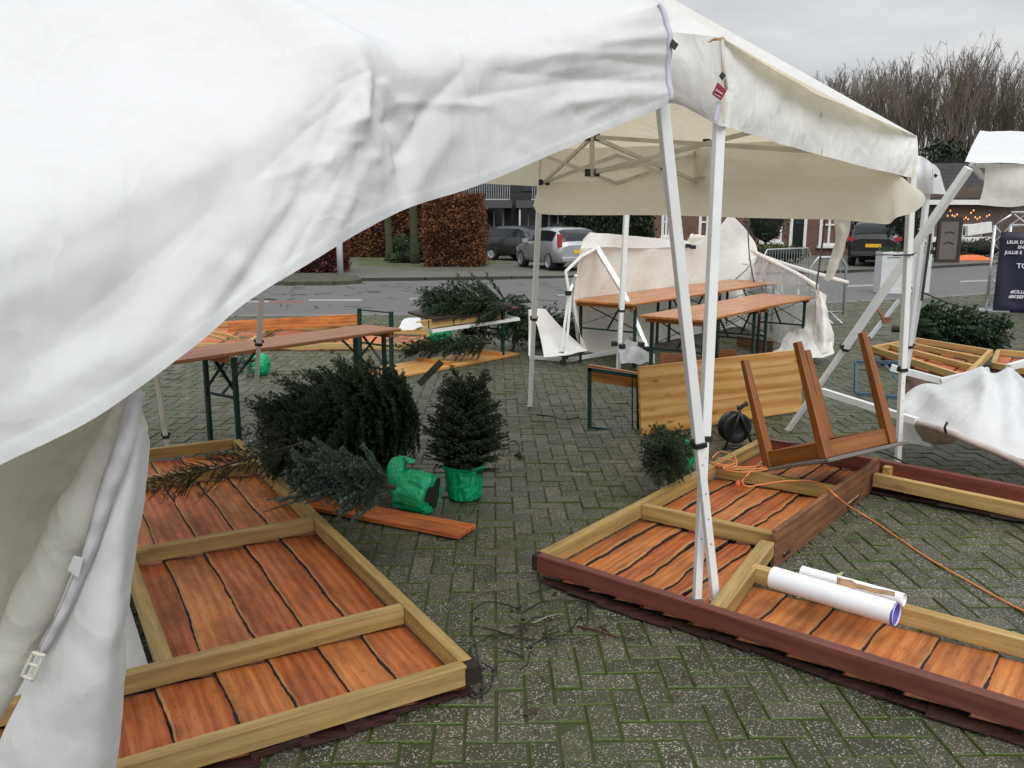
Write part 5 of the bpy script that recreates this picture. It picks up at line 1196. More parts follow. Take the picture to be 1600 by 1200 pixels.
# back valance: long, hem low, its right end blown forward round the corner pole
hb = [(833, 322, 7.62), (846, 334, 7.55), (900, 336, 7.35), (1000, 336, 6.9), (1100, 338, 6.5), (1200, 341, 6.15), (1300, 343, 5.8), (1368, 349, 5.5), (1390, 350, 5.42), (1402, 340, 5.38), (1425, 333, 5.36), (1440, 322, 5.36), (1446, 310, 5.40)]
eb = [(843, 284, 7.6), (850, 284, 7.56), (900, 284, 7.35), (1000, 284, 6.9), (1100, 284, 6.5), (1200, 282, 6.15), (1300, 279, 5.82), (1360, 275, 5.62), (1382, 273, 5.54), (1396, 272, 5.50), (1408, 276, 5.46), (1424, 289, 5.42), (1436, 298, 5.42)]
valance([gy(*p) for p in eb], [gy(*p) for p in hb], 90, 14, .014, 1.5, 28, .02, name='back_valance', mat=m_back)
top_e = [L_e.lerp(R_e, k / 12) for k in range(13)]; low_e = [gy(*p) for p in eb]; low_e[-1] = gy(1428, 277, 5.5); low_e[-2] = gy(1418, 275, 5.5); low_e[-3] = gy(1405, 273, 5.5)
valance(top_e, low_e, 60, 8, .008, 1.5, 29, 0, name='back_valance_top', mat=m_back)
# corner patches: rust stain piece, black and red tags at the near corner
mb = MB(); mb.poly([gy(1128, 112, 3.58), gy(1134, 118, 3.58), gy(1128, 126, 3.58), gy(1123, 119, 3.58)], 0, .006); mb.build('hook_pad', m_black, t2)
mb = MB(); mb.poly([gy(1121, 129, 3.57), gy(1135, 142, 3.57), gy(1126, 157, 3.57), gy(1112, 147, 3.57)], 0, .006); lb = mb.build('maker_label', plain('dark_red_label', (.22, .016, .035), .5), t2)
mb = MB(); 
mb.beam(gy(1118, 140, 3.555), gy(1129, 147, 3.555), .006, .003, V((0, 1, 0))); mb.beam(gy(1116, 146, 3.555), gy(1126, 152, 3.555), .004, .003, V((0, 1, 0))); mb.build('label_mark', plain('pale_print', (.5, .35, .38), .6), lb)
mb = MB(); mb.poly([gy(1121, 158, 3.58), gy(1126, 160, 3.58), gy(1121, 188, 3.58), gy(1115, 188, 3.58)], 0, .004); mb.build('strap', plain('lilac_webbing', (.55, .53, .68), .7), t2)
mb = MB(); mb.tube([B_e + V((.0, -.012, 0)), B_e.lerp(B_h, .3) + V((0, -.02, 0)), B_e.lerp(B_h, .6) + V((.01, -.02, 0))], .007, 6); mb.build('corner_seam', m_dirty, t2)
mb = MB(); g = [[gy(1108 + 22 * i / 6 + 5 * math.sin(j * 2), 60 + 6 * j / 4 + i * -.2 + (2 if i < 2 else 0), 3.60 + .0) for i in range(7)] for j in range(4)]
mb.grid(g); mb.build('rust_stain', plain('rust_stained_cloth', (.40, .25, .13), .8, var=.4, sc=40), t2)
# legs
leg(t2, gy(1124, 190, 3.70), gz(1089, 935, .075), .345, .042, .033)
leg(t2, gy(1425, 275, 5.62), gz(1402, 738, 0), .36, .042, .034)
leg(t2, gy(846, 240, 7.62), gz(828, 635, 0), .36, .045, .036)
leg(t2, N_e - UP * .05, gz(396, 688, 0), .38, .042, .034)
# scissor trusses
Ct, Cl = gy(925, 214, 5.6), gy(925, 270, 5.6); Lt, Ll = gy(850, 243, 7.5), gy(850, 285, 7.5); Mt, Ml = gy(1094, 242, 6.6), gy(1094, 286, 6.6)
Rt, Rl = gy(1405, 268, 5.7), gy(1405, 238, 5.7); Bt, Bl = gy(1285, 178, 4.7), gy(1285, 237, 4.7)
def bars(name, prs, r=.013):
    m = MB()
    for a, b in prs: m.beam(a, b, .014, .026, UP)
    m.build(name, m_grimy_white, t2)
bars('scissor_truss', [(Ct, Ml), (Cl, Mt)]); bars('scissor_truss', [(Lt, Cl), (Ll, Ct)]); bars('scissor_truss', [(Mt, Rt), (Ml, Rl)]); bars('scissor_truss', [(Ct, Bl), (Cl, Bt)])
bars('scissor_truss', [(Lt, Lt.lerp(Mt, .5) - UP * .22), (Lt.lerp(Mt, .5), Ll), (Lt.lerp(Mt, .5), Ml), (Lt.lerp(Mt, .5) - UP * .22, Mt)])
mb = MB(); mb.beam(Ct + UP * .03, Cl - UP * .03, .03, .03, V((1, 0, 0))); mb.beam(Ct, pk - UP * .12, .02, .02, V((1, 0, 0))); mb.build('centre_mast', m_grimy_white, t2)
for p in (Ct, Cl, Lt, Ll, Mt, Ml):
    mb = MB(); mb.beam(p + V((-.045, .006, 0)), p + V((.045, .006, 0)), .02, .03)
    for sx in (-.03, .03): mb.beam(p + V((sx, -.012, -.024)), p + V((sx, -.012, .024)), .028, .034, V((1, 0, 0)))
    mb.build('joint', m_black, t2)
for p in (Ct.lerp(Ml, .62), gy(1103, 223, 5.2), gy(1243, 252, 6.1)): mb = MB(); mb.beam(p + V((-.02, -.012, 0)), p + V((.02, -.012, 0)), .03, .04); mb.build('joint', m_black, t2)
rows = []
for k in range(10):
    f = k / 9; p = Mt.lerp(Ml, f) + V((0, -.06, .04)); rows.append([p + V((math.cos(a_ * .45) * (.055 + .012 * math.sin(a_ * 5 + k)), math.sin(a_ * .45) * .05, 0)) for a_ in range(15)])
mb = MB(); mb.grid(rows); mb.build('bunched_cloth', m_cream, t2)
# torn strip hanging from the back valance
ts = thing('torn_cloth_strip', 'torn white cloth strip fluttering below the back edge of the standing tent', 'cloth strip', gy(1310, 345, 5.78))
px_surf([[(1302, 340, 5.78), (1316, 341, 5.77), (1330, 342, 5.76)], [(1304, 358, 5.78), (1315, 360, 5.72), (1327, 362, 5.74)], [(1304, 378, 5.80), (1312, 380, 5.74), (1322, 376, 5.74)], [(1298, 400, 5.80), (1308, 402, 5.76), (1317, 398, 5.76)], [(1293, 420, 5.8), (1302, 422, 5.76), (1311, 412, 5.78)], [(1287, 436, 5.8), (1294, 439, 5.78), (1302, 434, 5.78)]], 12, 40, .012, 7, 41, m_cream, 'cloth', ts)
# ---------------------------------------------------------------- wrecked tent behind the tables
t3 = thing('wrecked_tent', 'wrecked cream tent collapsed on its side behind the folding tables', 'tent', gz(1000, 545, 0.00))
Yw = 10.6
px_surf([[(922, 363, 10.40), (960, 366, 10.70), (1010, 371, 11.63), (1060, 375, 12.57), (1090, 378, 13.15)], [(908, 388, 10.20), (955, 386, 10.60), (1010, 388, 11.53), (1060, 386, 12.47), (1092, 386, 13.07)]], 40, 8, .02, 2.5, 51, m_cream, 'roof_fold', t3)
px_surf([[(908, 388, 10.20), (950, 385, 10.65), (1010, 387, 11.58), (1065, 385, 12.58), (1100, 372, 13.27), (1128, 350, 13.83), (1140, 332, 14.08)], [(901, 430, 10.25), (945, 430, 10.70), (1010, 430, 11.63), (1070, 425, 12.69), (1120, 400, 13.63), (1155, 378, 14.20), (1168, 362, 14.30)], [(896, 480, 10.30), (940, 480, 10.75), (1010, 480, 11.68), (1080, 470, 12.82), (1130, 440, 13.75), (1165, 415, 14.10), (1183, 394, 14.20)], [(902, 520, 10.30), (940, 525, 10.70), (1010, 525, 11.63), (1080, 515, 12.72), (1130, 490, 13.55), (1155, 470, 13.90), (1170, 440, 14.00)], [(908, 545, 10.20), (940, 552, 10.60), (1000, 545, 11.31), (1080, 545, 12.52), (1130, 540, 13.35), (1150, 535, 13.70), (1165, 520, 13.80)]], 60, 40, .045, 1.6, 53, m_cream, 'side_cloth', t3)
px_surf([[(921, 363, 10.40), (912, 375, 10.30), (906, 390, 10.20)], [(910, 400, 10.30), (903, 420, 10.15), (900, 440, 10.10)], [(905, 450, 10.30), (898, 470, 10.10), (896, 485, 10.10)], [(905, 545, 10.30), (912, 550, 10.10), (918, 552, 10.00)]], 10, 24, .02, 3, 55, m_cream, 'corner_cloth', t3)
px_surf([[(826, 484, 10.30), (838, 482, 10.35), (852, 483, 10.40)], [(838, 505, 10.20), (850, 503, 10.25), (872, 505, 10.40)], [(845, 530, 10.10), (868, 530, 10.15), (895, 528, 10.30)], [(850, 558, 9.75), (880, 556, 9.80), (918, 549, 10.00)]], 22, 26, .02, 3, 57, m_cream, 'loose_cloth', t3)
px_surf([[(826, 484, 10.30), (830, 486, 10.25), (836, 490, 10.20)], [(826, 520, 10.10), (829, 522, 10.05), (834, 524, 10.00)], [(826, 556, 9.75), (829, 556, 9.75), (833, 556, 9.75)]], 6, 14, .008, 3, 58, m_cream, 'loose_cloth', t3)
px_surf([[(1091, 374, 12.86), (1096, 368, 12.92), (1105, 372, 13.04)], [(1075, 374, 12.56), (1082, 366, 12.55), (1096, 372, 12.82)], [(1072, 380, 12.52), (1084, 380, 12.57), (1094, 381, 12.80)]], 12, 12, .04, 7, 59, m_cream, 'cloth_knot', t3)
px_surf([[(970, 540, 9.60), (990, 525, 10.08), (1020, 545, 9.70)], [(968, 555, 9.40), (990, 545, 9.40), (1022, 556, 9.50)], [(970, 566, 9.20), (995, 568, 9.20), (1024, 564, 9.30)]], 18, 16, .06, 5, 60, fabric('clear_plastic_sheet', (.66, .67, .66), (.7, .7, .7), .5, .2), 'crumpled_plastic', t3)
mb = MB(); mb.beam(gy(932, 387, 10.4), gy(975, 458, 10.0), .06, .06, V((1, 0, 0))); mb.beam(gy(975, 458, 10.0), gy(1020, 565, 9.6), .045, .045, V((1, 0, 0))); mb.build('bent_pole', m_white, t3)
mb = MB(); a = [gy(932, 387, 10.35), gy(908, 400, 10.1), gy(884, 424, 10.0), gy(889, 457, 10.0)]
for u_, v_ in zip(a, a[1:]): mb.beam(u_, v_, .032, .032, V((0, 1, 0)), ext=.01)
for (x0, y0, x1, y1) in ((899, 432, 888, 462), (889, 458, 876, 553), (892, 458, 884, 555), (891, 452, 900, 430)): mb.beam(gy(x0, y0, 10.0), gy(x1, y1, 9.9), .03, .03, V((0, 1, 0)))
mb.beam(gz(828, 558, .04), gz(890, 562, .04), .04, .04); mb.beam(gz(890, 562, .04), gz(965, 549, .04), .04, .04); mb.beam(gz(965, 549, .04), gz(1020, 540, .04), .03, .03); mb.build('folded_frame', m_white, t3)
for (x, y, Y_) in ((888, 458, 9.88), (876, 553, 9.88), (883, 558, 9.88), (880, 566, 9.88), (960, 537, 9.6), (972, 541, 9.6), (1002, 538, 9.6), (1010, 545, 9.6), (1000, 548, 9.6), (1075, 384, 12.2), (1083, 386, 12.2)): mb = MB(); mb.box(gy(x, y, Y_), .075, .055, .055); mb.build('joint', m_black, t3, bevel=.008)
leg(t3, gy(979, 330, 9.7), gz(966, 578, 0), .38, .055, .045)
# cone at the peak and hanging tip behind the standing tent's valance
# ---- clear plastic wall with white piping
def clearmat():
    t = NT('clear_vinyl'); g = t.n('BsdfPrincipled', {'Base Color': (.80, .82, .83, 1), 'Roughness': .18, 'Specular IOR Level': .5}); tr = t.n('BsdfTransparent', {'Color': (.93, .94, .94, 1)})
    f = t.math('ADD', .42, t.math('MULTIPLY', t.ramp(t.noise(t.obj(), 5, 4, .6, 1.5), [(.4, 0), (.7, 1)]), .22))
    return t.done(t.n('MixShader', {0: f, 1: tr, 2: g}))
m_clear = clearmat()
t4 = thing('clear_tent_wall', 'sagging clear plastic tent wall with white piped edges beside the wrecked tent', 'tent wall', gz(1235, 552, 0))
cw = [[(1164, 420, 13.82), (1180, 400, 13.40), (1210, 412, 12.50), (1245, 428, 11.50), (1278, 448, 10.60)], [(1160, 460, 13.80), (1185, 455, 13.10), (1215, 462, 12.20), (1250, 475, 11.30), (1285, 490, 10.50)], [(1155, 500, 13.80), (1185, 505, 13.00), (1220, 512, 12.00), (1255, 520, 11.00), (1290, 528, 10.30)], [(1150, 536, 13.70), (1185, 548, 12.80), (1220, 556, 11.70), (1255, 556, 10.80), (1292, 553, 10.20)]]
px_surf(cw, 30, 24, .05, 2.2, 61, m_clear, 'clear_panel', t4)
for pts in ([(1176, 392, 13.58), (1210, 410, 12.50), (1245, 428, 11.50), (1276, 447, 10.55)], [(1180, 396, 13.60), (1230, 414, 12.50), (1290, 432, 11.40), (1325, 442, 11.30)]):
    mb = MB(); mb.tube(spline([gy(*p) for p in pts], 14), .030, 8); mb.build('edge_tube', m_cream, t4)
for pts in ([(1201, 410, 12.73), (1195, 424, 12.80), (1193, 440, 12.84)], [(1224, 424, 12.07), (1221, 438, 12.08), (1222, 462, 12.06)], [(1249, 442, 11.37), (1247, 452, 11.41), (1248, 462, 11.34)], [(1160, 412, 13.80), (1170, 416, 13.55), (1150, 436, 13.90)], [(1170, 404, 13.60), (1176, 416, 13.43), (1180, 440, 13.30)], [(1190, 520, 12.80), (1215, 545, 12.10), (1240, 548, 11.30)]):
    mb = MB(); mb.tube(spline([gy(*p) for p in pts], 10), .016, 6); mb.build('window_piping', m_cream, t4)
px_surf([[(1272, 446, 10.55), (1280, 452, 10.45), (1290, 462, 10.5)], [(1276, 490, 10.4), (1288, 490, 10.3), (1296, 495, 10.45)], [(1272, 525, 10.3), (1288, 528, 10.1), (1301, 528, 10.3)], [(1266, 548, 10.2), (1284, 552, 10.0), (1302, 546, 10.2)]], 20, 24, .05, 4.5, 63, m_cream, 'cloth_flap', t4)
px_surf([[(1262, 470, 10.75), (1276, 466, 10.6), (1288, 470, 10.55)], [(1240, 505, 10.75), (1268, 503, 10.5), (1294, 505, 10.4)], [(1222, 535, 10.5), (1262, 535, 10.25), (1300, 533, 10.2)], [(1205, 556, 10.2), (1255, 558, 9.9), (1304, 552, 10.0)]], 26, 24, .07, 4, 64, m_cream, 'cloth_flap', t4)
for lab, pts in (('thin black guy line rising from the clear tent wall to the standing tent', [(1275, 452, 10.5), (1284, 385, 7.6), (1290, 330, 5.9)]), ('thin dark guy line running down the torn seam of the wrecked tent', [(1178, 440, 11.4), (1171, 400, 11.6), (1168, 345, 11.8)]), ('dark cable sagging from the pole cluster to the banner truss', [(1412, 445, 9), (1440, 456, 9.5), (1490, 476, 11), (1560, 494, 13.5)])):
    mb = MB(); mb.tube(spline([gy(*p) for p in pts], 14), .009, 5); tag(mb.build('guy_line', m_black), lab, 'line')
mb = MB(); mb.tube(spline([gy(1340, 400, 5.6), gy(1380, 398, 5.6), gy(1415, 399, 5.58), gy(1430, 396, 5.6)], 12), .004, 5); mb.tube([gy(1396, 399, 5.6), gy(1427, 398, 5.57)], .006, 5)
tag(mb.build('tie_cord', m_black), 'thin dark cord tied round the right tent pole', 'cord')
# ---------------------------------------------------------------- right: leaning tent, far tent, cloth heap
t5 = thing('party_tent', 'white tent at the right edge whose leg leans far over to the left', 'tent', gz(1600, 640, 0))
c0 = gy(1510, 250, 5.75)
px_surf([[(1532, 203, 6.3), (1575, 204, 6.4), (1640, 206, 6.6), (1720, 206, 6.8)], [(1520, 225, 6.0), (1570, 232, 6.0), (1640, 232, 6.1), (1720, 236, 6.2)], [(1508, 252, 5.8), (1570, 256, 5.75), (1640, 256, 5.75), (1720, 258, 5.75)]], 30, 14, .018, 3, 71, m_fabric, 'canopy', t5)
if 0: px_surf([[(1532, 203, 6.3), (1640, 160, 7.5), (1760, 150, 8.5)], [(1640, 190, 6.8), (1720, 170, 7.4), (1800, 160, 8)], [(1720, 206, 6.8), (1780, 200, 7), (1850, 200, 7.2)]], 12, 12, .02, 2, 72, m_fabric, 'canopy', t5)
px_surf([[(1540, 254, 5.85), (1570, 256, 5.8), (1620, 256, 5.75), (1700, 258, 5.75)], [(1537, 290, 5.85), (1570, 290, 5.8), (1620, 290, 5.75), (1700, 290, 5.75)], [(1530, 320, 5.85), (1575, 323, 5.82), (1630, 318, 5.78), (1710, 322, 5.75)]], 26, 16, .02, 3, 73, m_cream, 'side_flap', t5)
mb = MB(); mb.beam(gy(1518, 256, 5.85), gy(1536, 278, 5.95), .03, .03, V((0, 1, 0))); mb.beam(gy(1526, 258, 5.9), gy(1600, 262, 5.9), .03, .03, V((0, 1, 0))); mb.build('truss_bar', m_white, t5)
leg(t5, gy(1514, 262, 5.8), gz(1231, 673, 0), .36, .048, .036)
leg(t5, V((gy(1700, 260, 5.9).x, 5.9, 2.02)), V((gy(1700, 260, 5.9).x - .2, 5.9, 0)), .36)
t6 = thing('party_tent', 'small white tent far off between the standing tent and the leaning pole', 'tent', gz(1445, 520, 0))
px_surf([[(1422, 246, 7.7), (1436, 243, 7.7), (1447, 248, 7.55), (1455, 254, 7.45)], [(1422, 270, 7.55), (1438, 270, 7.5), (1448, 270, 7.42), (1457, 270, 7.38)], [(1422, 300, 7.55), (1438, 302, 7.5), (1449, 303, 7.42), (1458, 303, 7.38)]], 16, 14, .008, 4, 75, m_fabric, 'canopy', t6)
px_surf([[(1455, 254, 7.45), (1463, 260, 7.7), (1471, 273, 8.0)], [(1457, 272, 7.38), (1466, 284, 7.65), (1476, 296, 8.0)], [(1458, 303, 7.38), (1466, 303, 7.65), (1479, 304, 8.0)]], 12, 12, .012, 5, 76, m_fabric, 'canopy_side', t6)
mb = MB(); mb.poly([gy(1461, 271, 7.36), gy(1465, 274, 7.36), (gy(1462, 278, 7.36)), gy(1458, 275, 7.36)], 0, .006); mb.build('hook_pad', m_black, t6)
leg(t6, gy(1449, 300, 7.5), gz(1409, 640, 0), .3, .042, .034, holes=False); leg(t6, gy(1458, 340, 7.7), gz(1412, 612, 0), .3, .036, .03, holes=False)
mb = MB(); mb.beam(gy(1454, 365, 7.6), gy(1440, 470, 7.6), .018, .018, V((0, 1, 0))); mb.build('dark_strut', m_gutter, t6)
# broken poles lying beyond
br = thing('broken_strut', 'broken crossed struts with a brown joint lying left of the right fir', 'strut', gz(1375, 530, 0))
mb = MB(); mb.beam(gy(1404, 470, 9.4), gy(1358, 528, 8.9), .035, .035, V((0, 1, 0))); mb.build('bar', m_galv, br)
mb = MB(); mb.beam(gy(1368, 474, 9.3), gy(1383, 502, 9.15), .03, .03, V((0, 1, 0))); mb.box(gy(1384, 500, 9.1), .09, .06, .06); mb.build('rusty_bar', m_weath, br)
h_ = thing('collapsed_tent', 'collapsed white tent lying in a wrinkled heap at the right edge', 'tent', gz(1530, 700, 0))
px_surf([[(1412, 622, 6.4), (1432, 604, 6.45), (1450, 597, 6.4), (1475, 596, 6.3), (1505, 585, 6.3), (1534, 570, 6.3), (1552, 580, 6.2), (1578, 571, 6.2), (1602, 592, 6.2), (1640, 630, 6.2), (1720, 660, 6.2)], [(1412, 630, 6.2), (1436, 626, 6.1), (1460, 618, 5.9), (1490, 622, 5.7), (1520, 616, 5.7), (1542, 604, 5.7), (1560, 622, 5.6), (1585, 610, 5.7), (1610, 640, 5.7), (1650, 670, 5.7), (1730, 700, 5.7)], [(1413, 645, 6.0), (1440, 642, 5.85), (1465, 645, 5.6), (1488, 652, 5.4), (1516, 650, 5.3), (1540, 642, 5.3), (1562, 660, 5.25), (1590, 660, 5.2), (1620, 690, 5.2), (1660, 720, 5.2), (1740, 750, 5.2)], [(1413, 652, 5.85), (1436, 661, 5.6), (1460, 667, 5.4), (1486, 676, 5.25), (1512, 686, 5.15), (1538, 696, 5.08), (1562, 706, 5.0), (1590, 718, 4.95), (1622, 735, 4.9), (1670, 760, 4.8), (1750, 800, 4.7)]], 90, 40, .06, 2.1, 81, m_fabric, 'cloth', h_, .2)
px_surf([[(1412, 640, 6.0), (1430, 650, 5.9), (1450, 660, 5.8)], [(1403, 670, 5.95), (1425, 675, 5.9), (1448, 678, 5.85)], [(1392, 690, 5.9), (1425, 694, 5.85), (1456, 699, 5.8)]], 14, 14, .02, 4, 82, m_fabric, 'cloth', h_)
px_surf([[(1430, 662, 5.5), (1455, 668, 5.38), (1480, 676, 5.24), (1495, 682, 5.18)], [(1428, 672, 5.6), (1450, 682, 5.5), (1476, 688, 5.35), (1492, 690, 5.25)], [(1440, 690, 5.7), (1456, 695, 5.6), (1474, 694, 5.5), (1486, 695, 5.4)]], 16, 12, .02, 5, 83, fabric('brown_underside', (.40, .33, .27), (.4, .33, .25), .2, .4), 'underside', h_)
mb = MB(); mb.tube(spline([gy(x, y, Y) for x, y, Y in ((1430, 660, 5.58), (1460, 668, 5.38), (1486, 677, 5.23), (1512, 688, 5.13), (1538, 698, 5.06), (1562, 708, 4.98), (1590, 721, 4.93), (1622, 738, 4.88), (1670, 763, 4.78))], 30), .022, 8); mb.build('hem_pipe', plain('pinkish_grey_hem', (.42, .36, .33), .6, var=.25), h_)
mb = MB(); mb.beam(gy(1284, 611, 6.2), gy(1432, 658, 5.55), .045, .045, UP); mb.build('crossbar', m_white, h_)
mb = MB(); mb.beam(gy(1470, 595, 6.35), gy(1545, 578, 6.3), .04, .04, UP); mb.beam(gy(1575, 574, 6.3), gy(1680, 545, 6.6), .045, .045, UP); mb.beam(gy(1392, 574, 6.7), gy(1482, 598, 6.5), .05, .05, UP); mb.build('crossbar', m_white, h_)
mb = MB(); a = gy(1478, 668, 5.2); mb.tube([gy(1480, 660, 5.2), gy(1476, 668, 5.18), gy(1478, 676, 5.2)], .008, 6); mb.build('tie', m_black, h_)
# ================================================================ FIR TREES, POTS, CABLES, PAPER
rng = random.Random(99)
def twig(mb, st, p, d, L, nl, up, rng, tint, per, step, wn=.0042, ang=.85):
    d = d.normalized(); s_ = d.cross(up); s_ = s_.normalized() if s_.length > 1e-4 else d.orthogonal().normalized(); u = s_.cross(d)
    n = max(3, int(L / step)); q = p; dd = d; last = p
    for i in range(n):
        t = i / n; q = p + d * (L * t) - UP * (.12 * L * t * t) + u * 0
        if q.z < .012: q.z = .012 + .01 * rng.random()
        for k in range(per):
            ph = rng.uniform(0, 6.283) if per > 2 else (0.25 if k else math.pi - .25) + rng.gauss(0, .35)
            a = ang + rng.gauss(0, .15); nd = d * math.cos(a) + (s_ * math.cos(ph) + u * math.sin(ph)) * math.sin(a)
            l = nl * rng.uniform(.75, 1.1) * (1 - .35 * t); e = q + nd * l
            if e.z < .006: e.z = .006
            sd = nd.cross(d); sd = sd.normalized() * wn if sd.length > 1e-4 else s_ * wn
            mid = q.lerp(e, .5); mb.add([q, mid + sd * .5, e, mid - sd * .5], [(0, 1, 2, 3)], 0, None, tint)
    st.tube([p, p + d * L * .5 - UP * .03 * L, q], [max(.0018, .006 * L + .0012), max(.0014, .004 * L), .001], 3, cap=False)
def conifer(name, label, base, tip, r0, r1, nb, nl, per, step, mat, rng, group=None, ang0=55, jit=8, side=.42, f0=.03, wn=.0042, flat=1.0, droop=.0, cat='fir tree', prof=None, trunk_r=.03, off=None, sstep=.05, leader=0, zmax=None, lmin=.35):
    base, tip = V(base), V(tip); ax = tip - base; L = ax.length; ax.normalize(); a1 = ax.orthogonal().normalized(); b1 = ax.cross(a1)
    t = thing(name, label, cat, V((base.x, base.y, 0)), group=group)
    mb = MB(); mb.tube([base, base.lerp(tip, .5), tip], [trunk_r, trunk_r * .6, trunk_r * .12], 8); mb.build('trunk', m_stem, t)
    cr_, st = MB(), MB()
    for k in range(nb):
        f = f0 + (1 - f0) * (k + rng.random()) / nb; rr = (r0 + (r1 - r0) * f) * (prof(f) if prof else 1) * rng.uniform(.72, 1.1); a = k * 2.399 + rng.gauss(0, .25)
        th = RAD(ang0 + rng.gauss(0, jit)) * (1 - .35 * f); rad = a1 * math.cos(a) + b1 * math.sin(a); d = (ax * math.cos(th) + rad * math.sin(th) - UP * droop).normalized()
        p = base + ax * (L * f); Lb = rr / max(lmin, math.sin(th)); 
        if off: p = p + off(f)
        e = p + d * Lb
        if zmax and e.z > zmax(f): Lb *= max(.2, (zmax(f) - p.z) / (e.z - p.z)); e = p + d * Lb
        if e.z < .02: d = (e + UP * (.03 - e.z) - p).normalized()
        if e.z > 9: continue
        tn = min(1, max(0, .45 + rng.gauss(0, .22)))
        twig(cr_, st, p + d * (.12 * Lb), d, Lb * .88, nl, ax, rng, tn, per, step, wn)
        sv = d.cross(ax); sv = sv.normalized() if sv.length > 1e-3 else d.orthogonal().normalized(); m = max(2, int(Lb / sstep))
        for q in range(m):
            g = .18 + .8 * (q + rng.random() * .5) / m
            for s_ in (-1, 1):
                if rng.random() < .12: continue
                ll = Lb * side * (1.05 - g) * rng.uniform(.7, 1.15)
                if ll < nl * 1.0: ll = nl * 1.0
                dd = (d * .72 + sv * s_ * .62 + ax.cross(sv) * rng.gauss(0, .12) * flat).normalized(); pp = p + d * (Lb * g)
                if pp.z < .02: pp.z = .02
                twig(cr_, st, pp, dd, ll, nl * .95, ax, rng, min(1, max(0, tn + rng.gauss(0, .1) + .12 * (g - .5))), per, step, wn)
    if leader: twig(cr_, st, tip - ax * leader, ax, leader, nl * .7, a1, rng, .5, per, step * 1.3, wn)
    cr_.build('crown', mat, t); st.build('branches', m_stem, t); return t
# the big dark fir lying across the middle left, tip over the left panel
conifer('fir_tree', 'biggest dark green fir lying on its side before the worn table', gy(640, 645, 5.65), gy(470, 672, 5.25), .54, .26, 300, .028, 3, .0095, m_needle, rng, ang0=60, jit=14, lmin=.75, prof=lambda f: .8 + .35 * min(1, f * 3) if f < .6 else 1.1, trunk_r=.045, sstep=.040, wn=.0066, side=.52, f0=-.06, zmax=lambda f: (.86 - .30 * f + .06 * math.sin(f * 40) + .03 * math.sin(f * 97)), off=lambda f: UP * (.02 + .02 * math.sin(f * 6)))
conifer('fir_branch', 'loose green fir branch reaching over the far corner of the left panel', gy(480, 690, 4.75), gy(250, 757, 4.42), .19, .06, 44, .024, 2, .009, m_needle_g, rng, cat='branch', trunk_r=.009, ang0=42, side=.5)
a, b = gy(655, 600, 5.75), gy(690, 565, 5.75); mb = MB(); mb.beam(a, b, .045, .035, V((0, 1, 0))); tag(mb.build('stake', plain('grey_weathered_wood', (.055, .050, .042), .85, var=.3)), 'short grey wooden stake sticking out above the biggest fir', 'stake')
# blue spruce lying, pot wrapped in green
conifer('blue_spruce', 'blue grey spruce lying down, its pot wrapped in green plastic', gy(618, 762, 4.42), gy(488, 735, 4.34), .23, .07, 90, .021, 5, .0062, m_needle_b, rng, cat='spruce tree', ang0=42, trunk_r=.014, side=.5, wn=.006, sstep=.04)
# potted spruce upright
pb = gz(726, 778, 0)
conifer('potted_spruce', 'small bushy spruce standing upright in a green wrapped pot', pb + UP * .17, pb + V((.02, .05, .66)), .29, .12, 210, .016, 5, .0066, m_needle_d, rng, cat='spruce tree', ang0=72, trunk_r=.014, prof=lambda f: (.78 + 1.2 * f if f < .3 else 1.14), side=.5, wn=.0055, sstep=.036, f0=.0, leader=.2, droop=.05)
def bag(label, org, axis, prof, seed, group='green plastic wrapped tree pots', open_end=False, knot=None):
    t = thing('wrapped_pot', label, 'pot', V(org) if V(org).z < .02 else V((V(org).x, V(org).y, 0)), group=group); r = random.Random(seed)
    mb = MB(); ax = V(axis).normalized(); prof = [(max(.004, p.x), p.y) for p in spline([V((a_, b_, 0)) for a_, b_ in prof], 44)]
    mb.lathe(prof, org, axis, 84, lambda q, h: .05 * mn.noise(V((math.cos(q) * 2.2, math.sin(q) * 2.2, h * 16 + seed))) + .20 * (.22 - abs(mn.noise(V((math.cos(q) * 3.5, math.sin(q) * 3.5, h * 9 + seed * 2))))) + .03 * mn.noise(V((math.cos(q) * 8, math.sin(q) * 8, h * 30 + seed))))
    mb.v = [(x, y, max(.003, z)) for x, y, z in mb.v]
    mb.build('plastic_wrap', m_bag, t)
    return t
bag('upright green wrapped pot under the small bushy spruce', pb, UP, [(.01, .0), (.085, .002), (.105, .02), (.108, .06), (.112, .11), (.118, .16), (.125, .20), (.135, .215), (.12, .222)], 3)
mb = MB(); mb.lathe([(.118, .0), (.118, .001), (.01, .006)], pb + UP * .205, UP, 24); tag(mb.build('soil', m_soil), 'dark soil in the top of the upright green pot', 'soil')
o_ = gz(628, 762, .128); ax_ = gz(694, 775, .125) - o_
ax_.z = -.02; ax_ = ax_.normalized()
tb_ = bag('green wrapped pot lying on its side at the foot of the blue spruce', o_, ax_, [(.05, -.04), (.09, -.01), (.118, .02), (.124, .10), (.122, .17), (.115, .205), (.095, .222), (.060, .226)], 7)
mb = MB(); mb.lathe([(.075, .229), (.05, .231), (.005, .230)], o_ + UP * .012, ax_, 24, lambda q, h: .28 * math.sin(3 * q + 1) + .15 * math.sin(5 * q)); mb.build('torn_hole', m_soil, tb_)
kp = [o_ + V((-.01, -.07, -.09)), o_ + V((-.03, -.07, .03)), o_ + V((-.03, -.05, .12)), o_ + V((-.005, -.02, .19)), o_ + V((.045, .0, .165))]
mb = MB(); rows = []
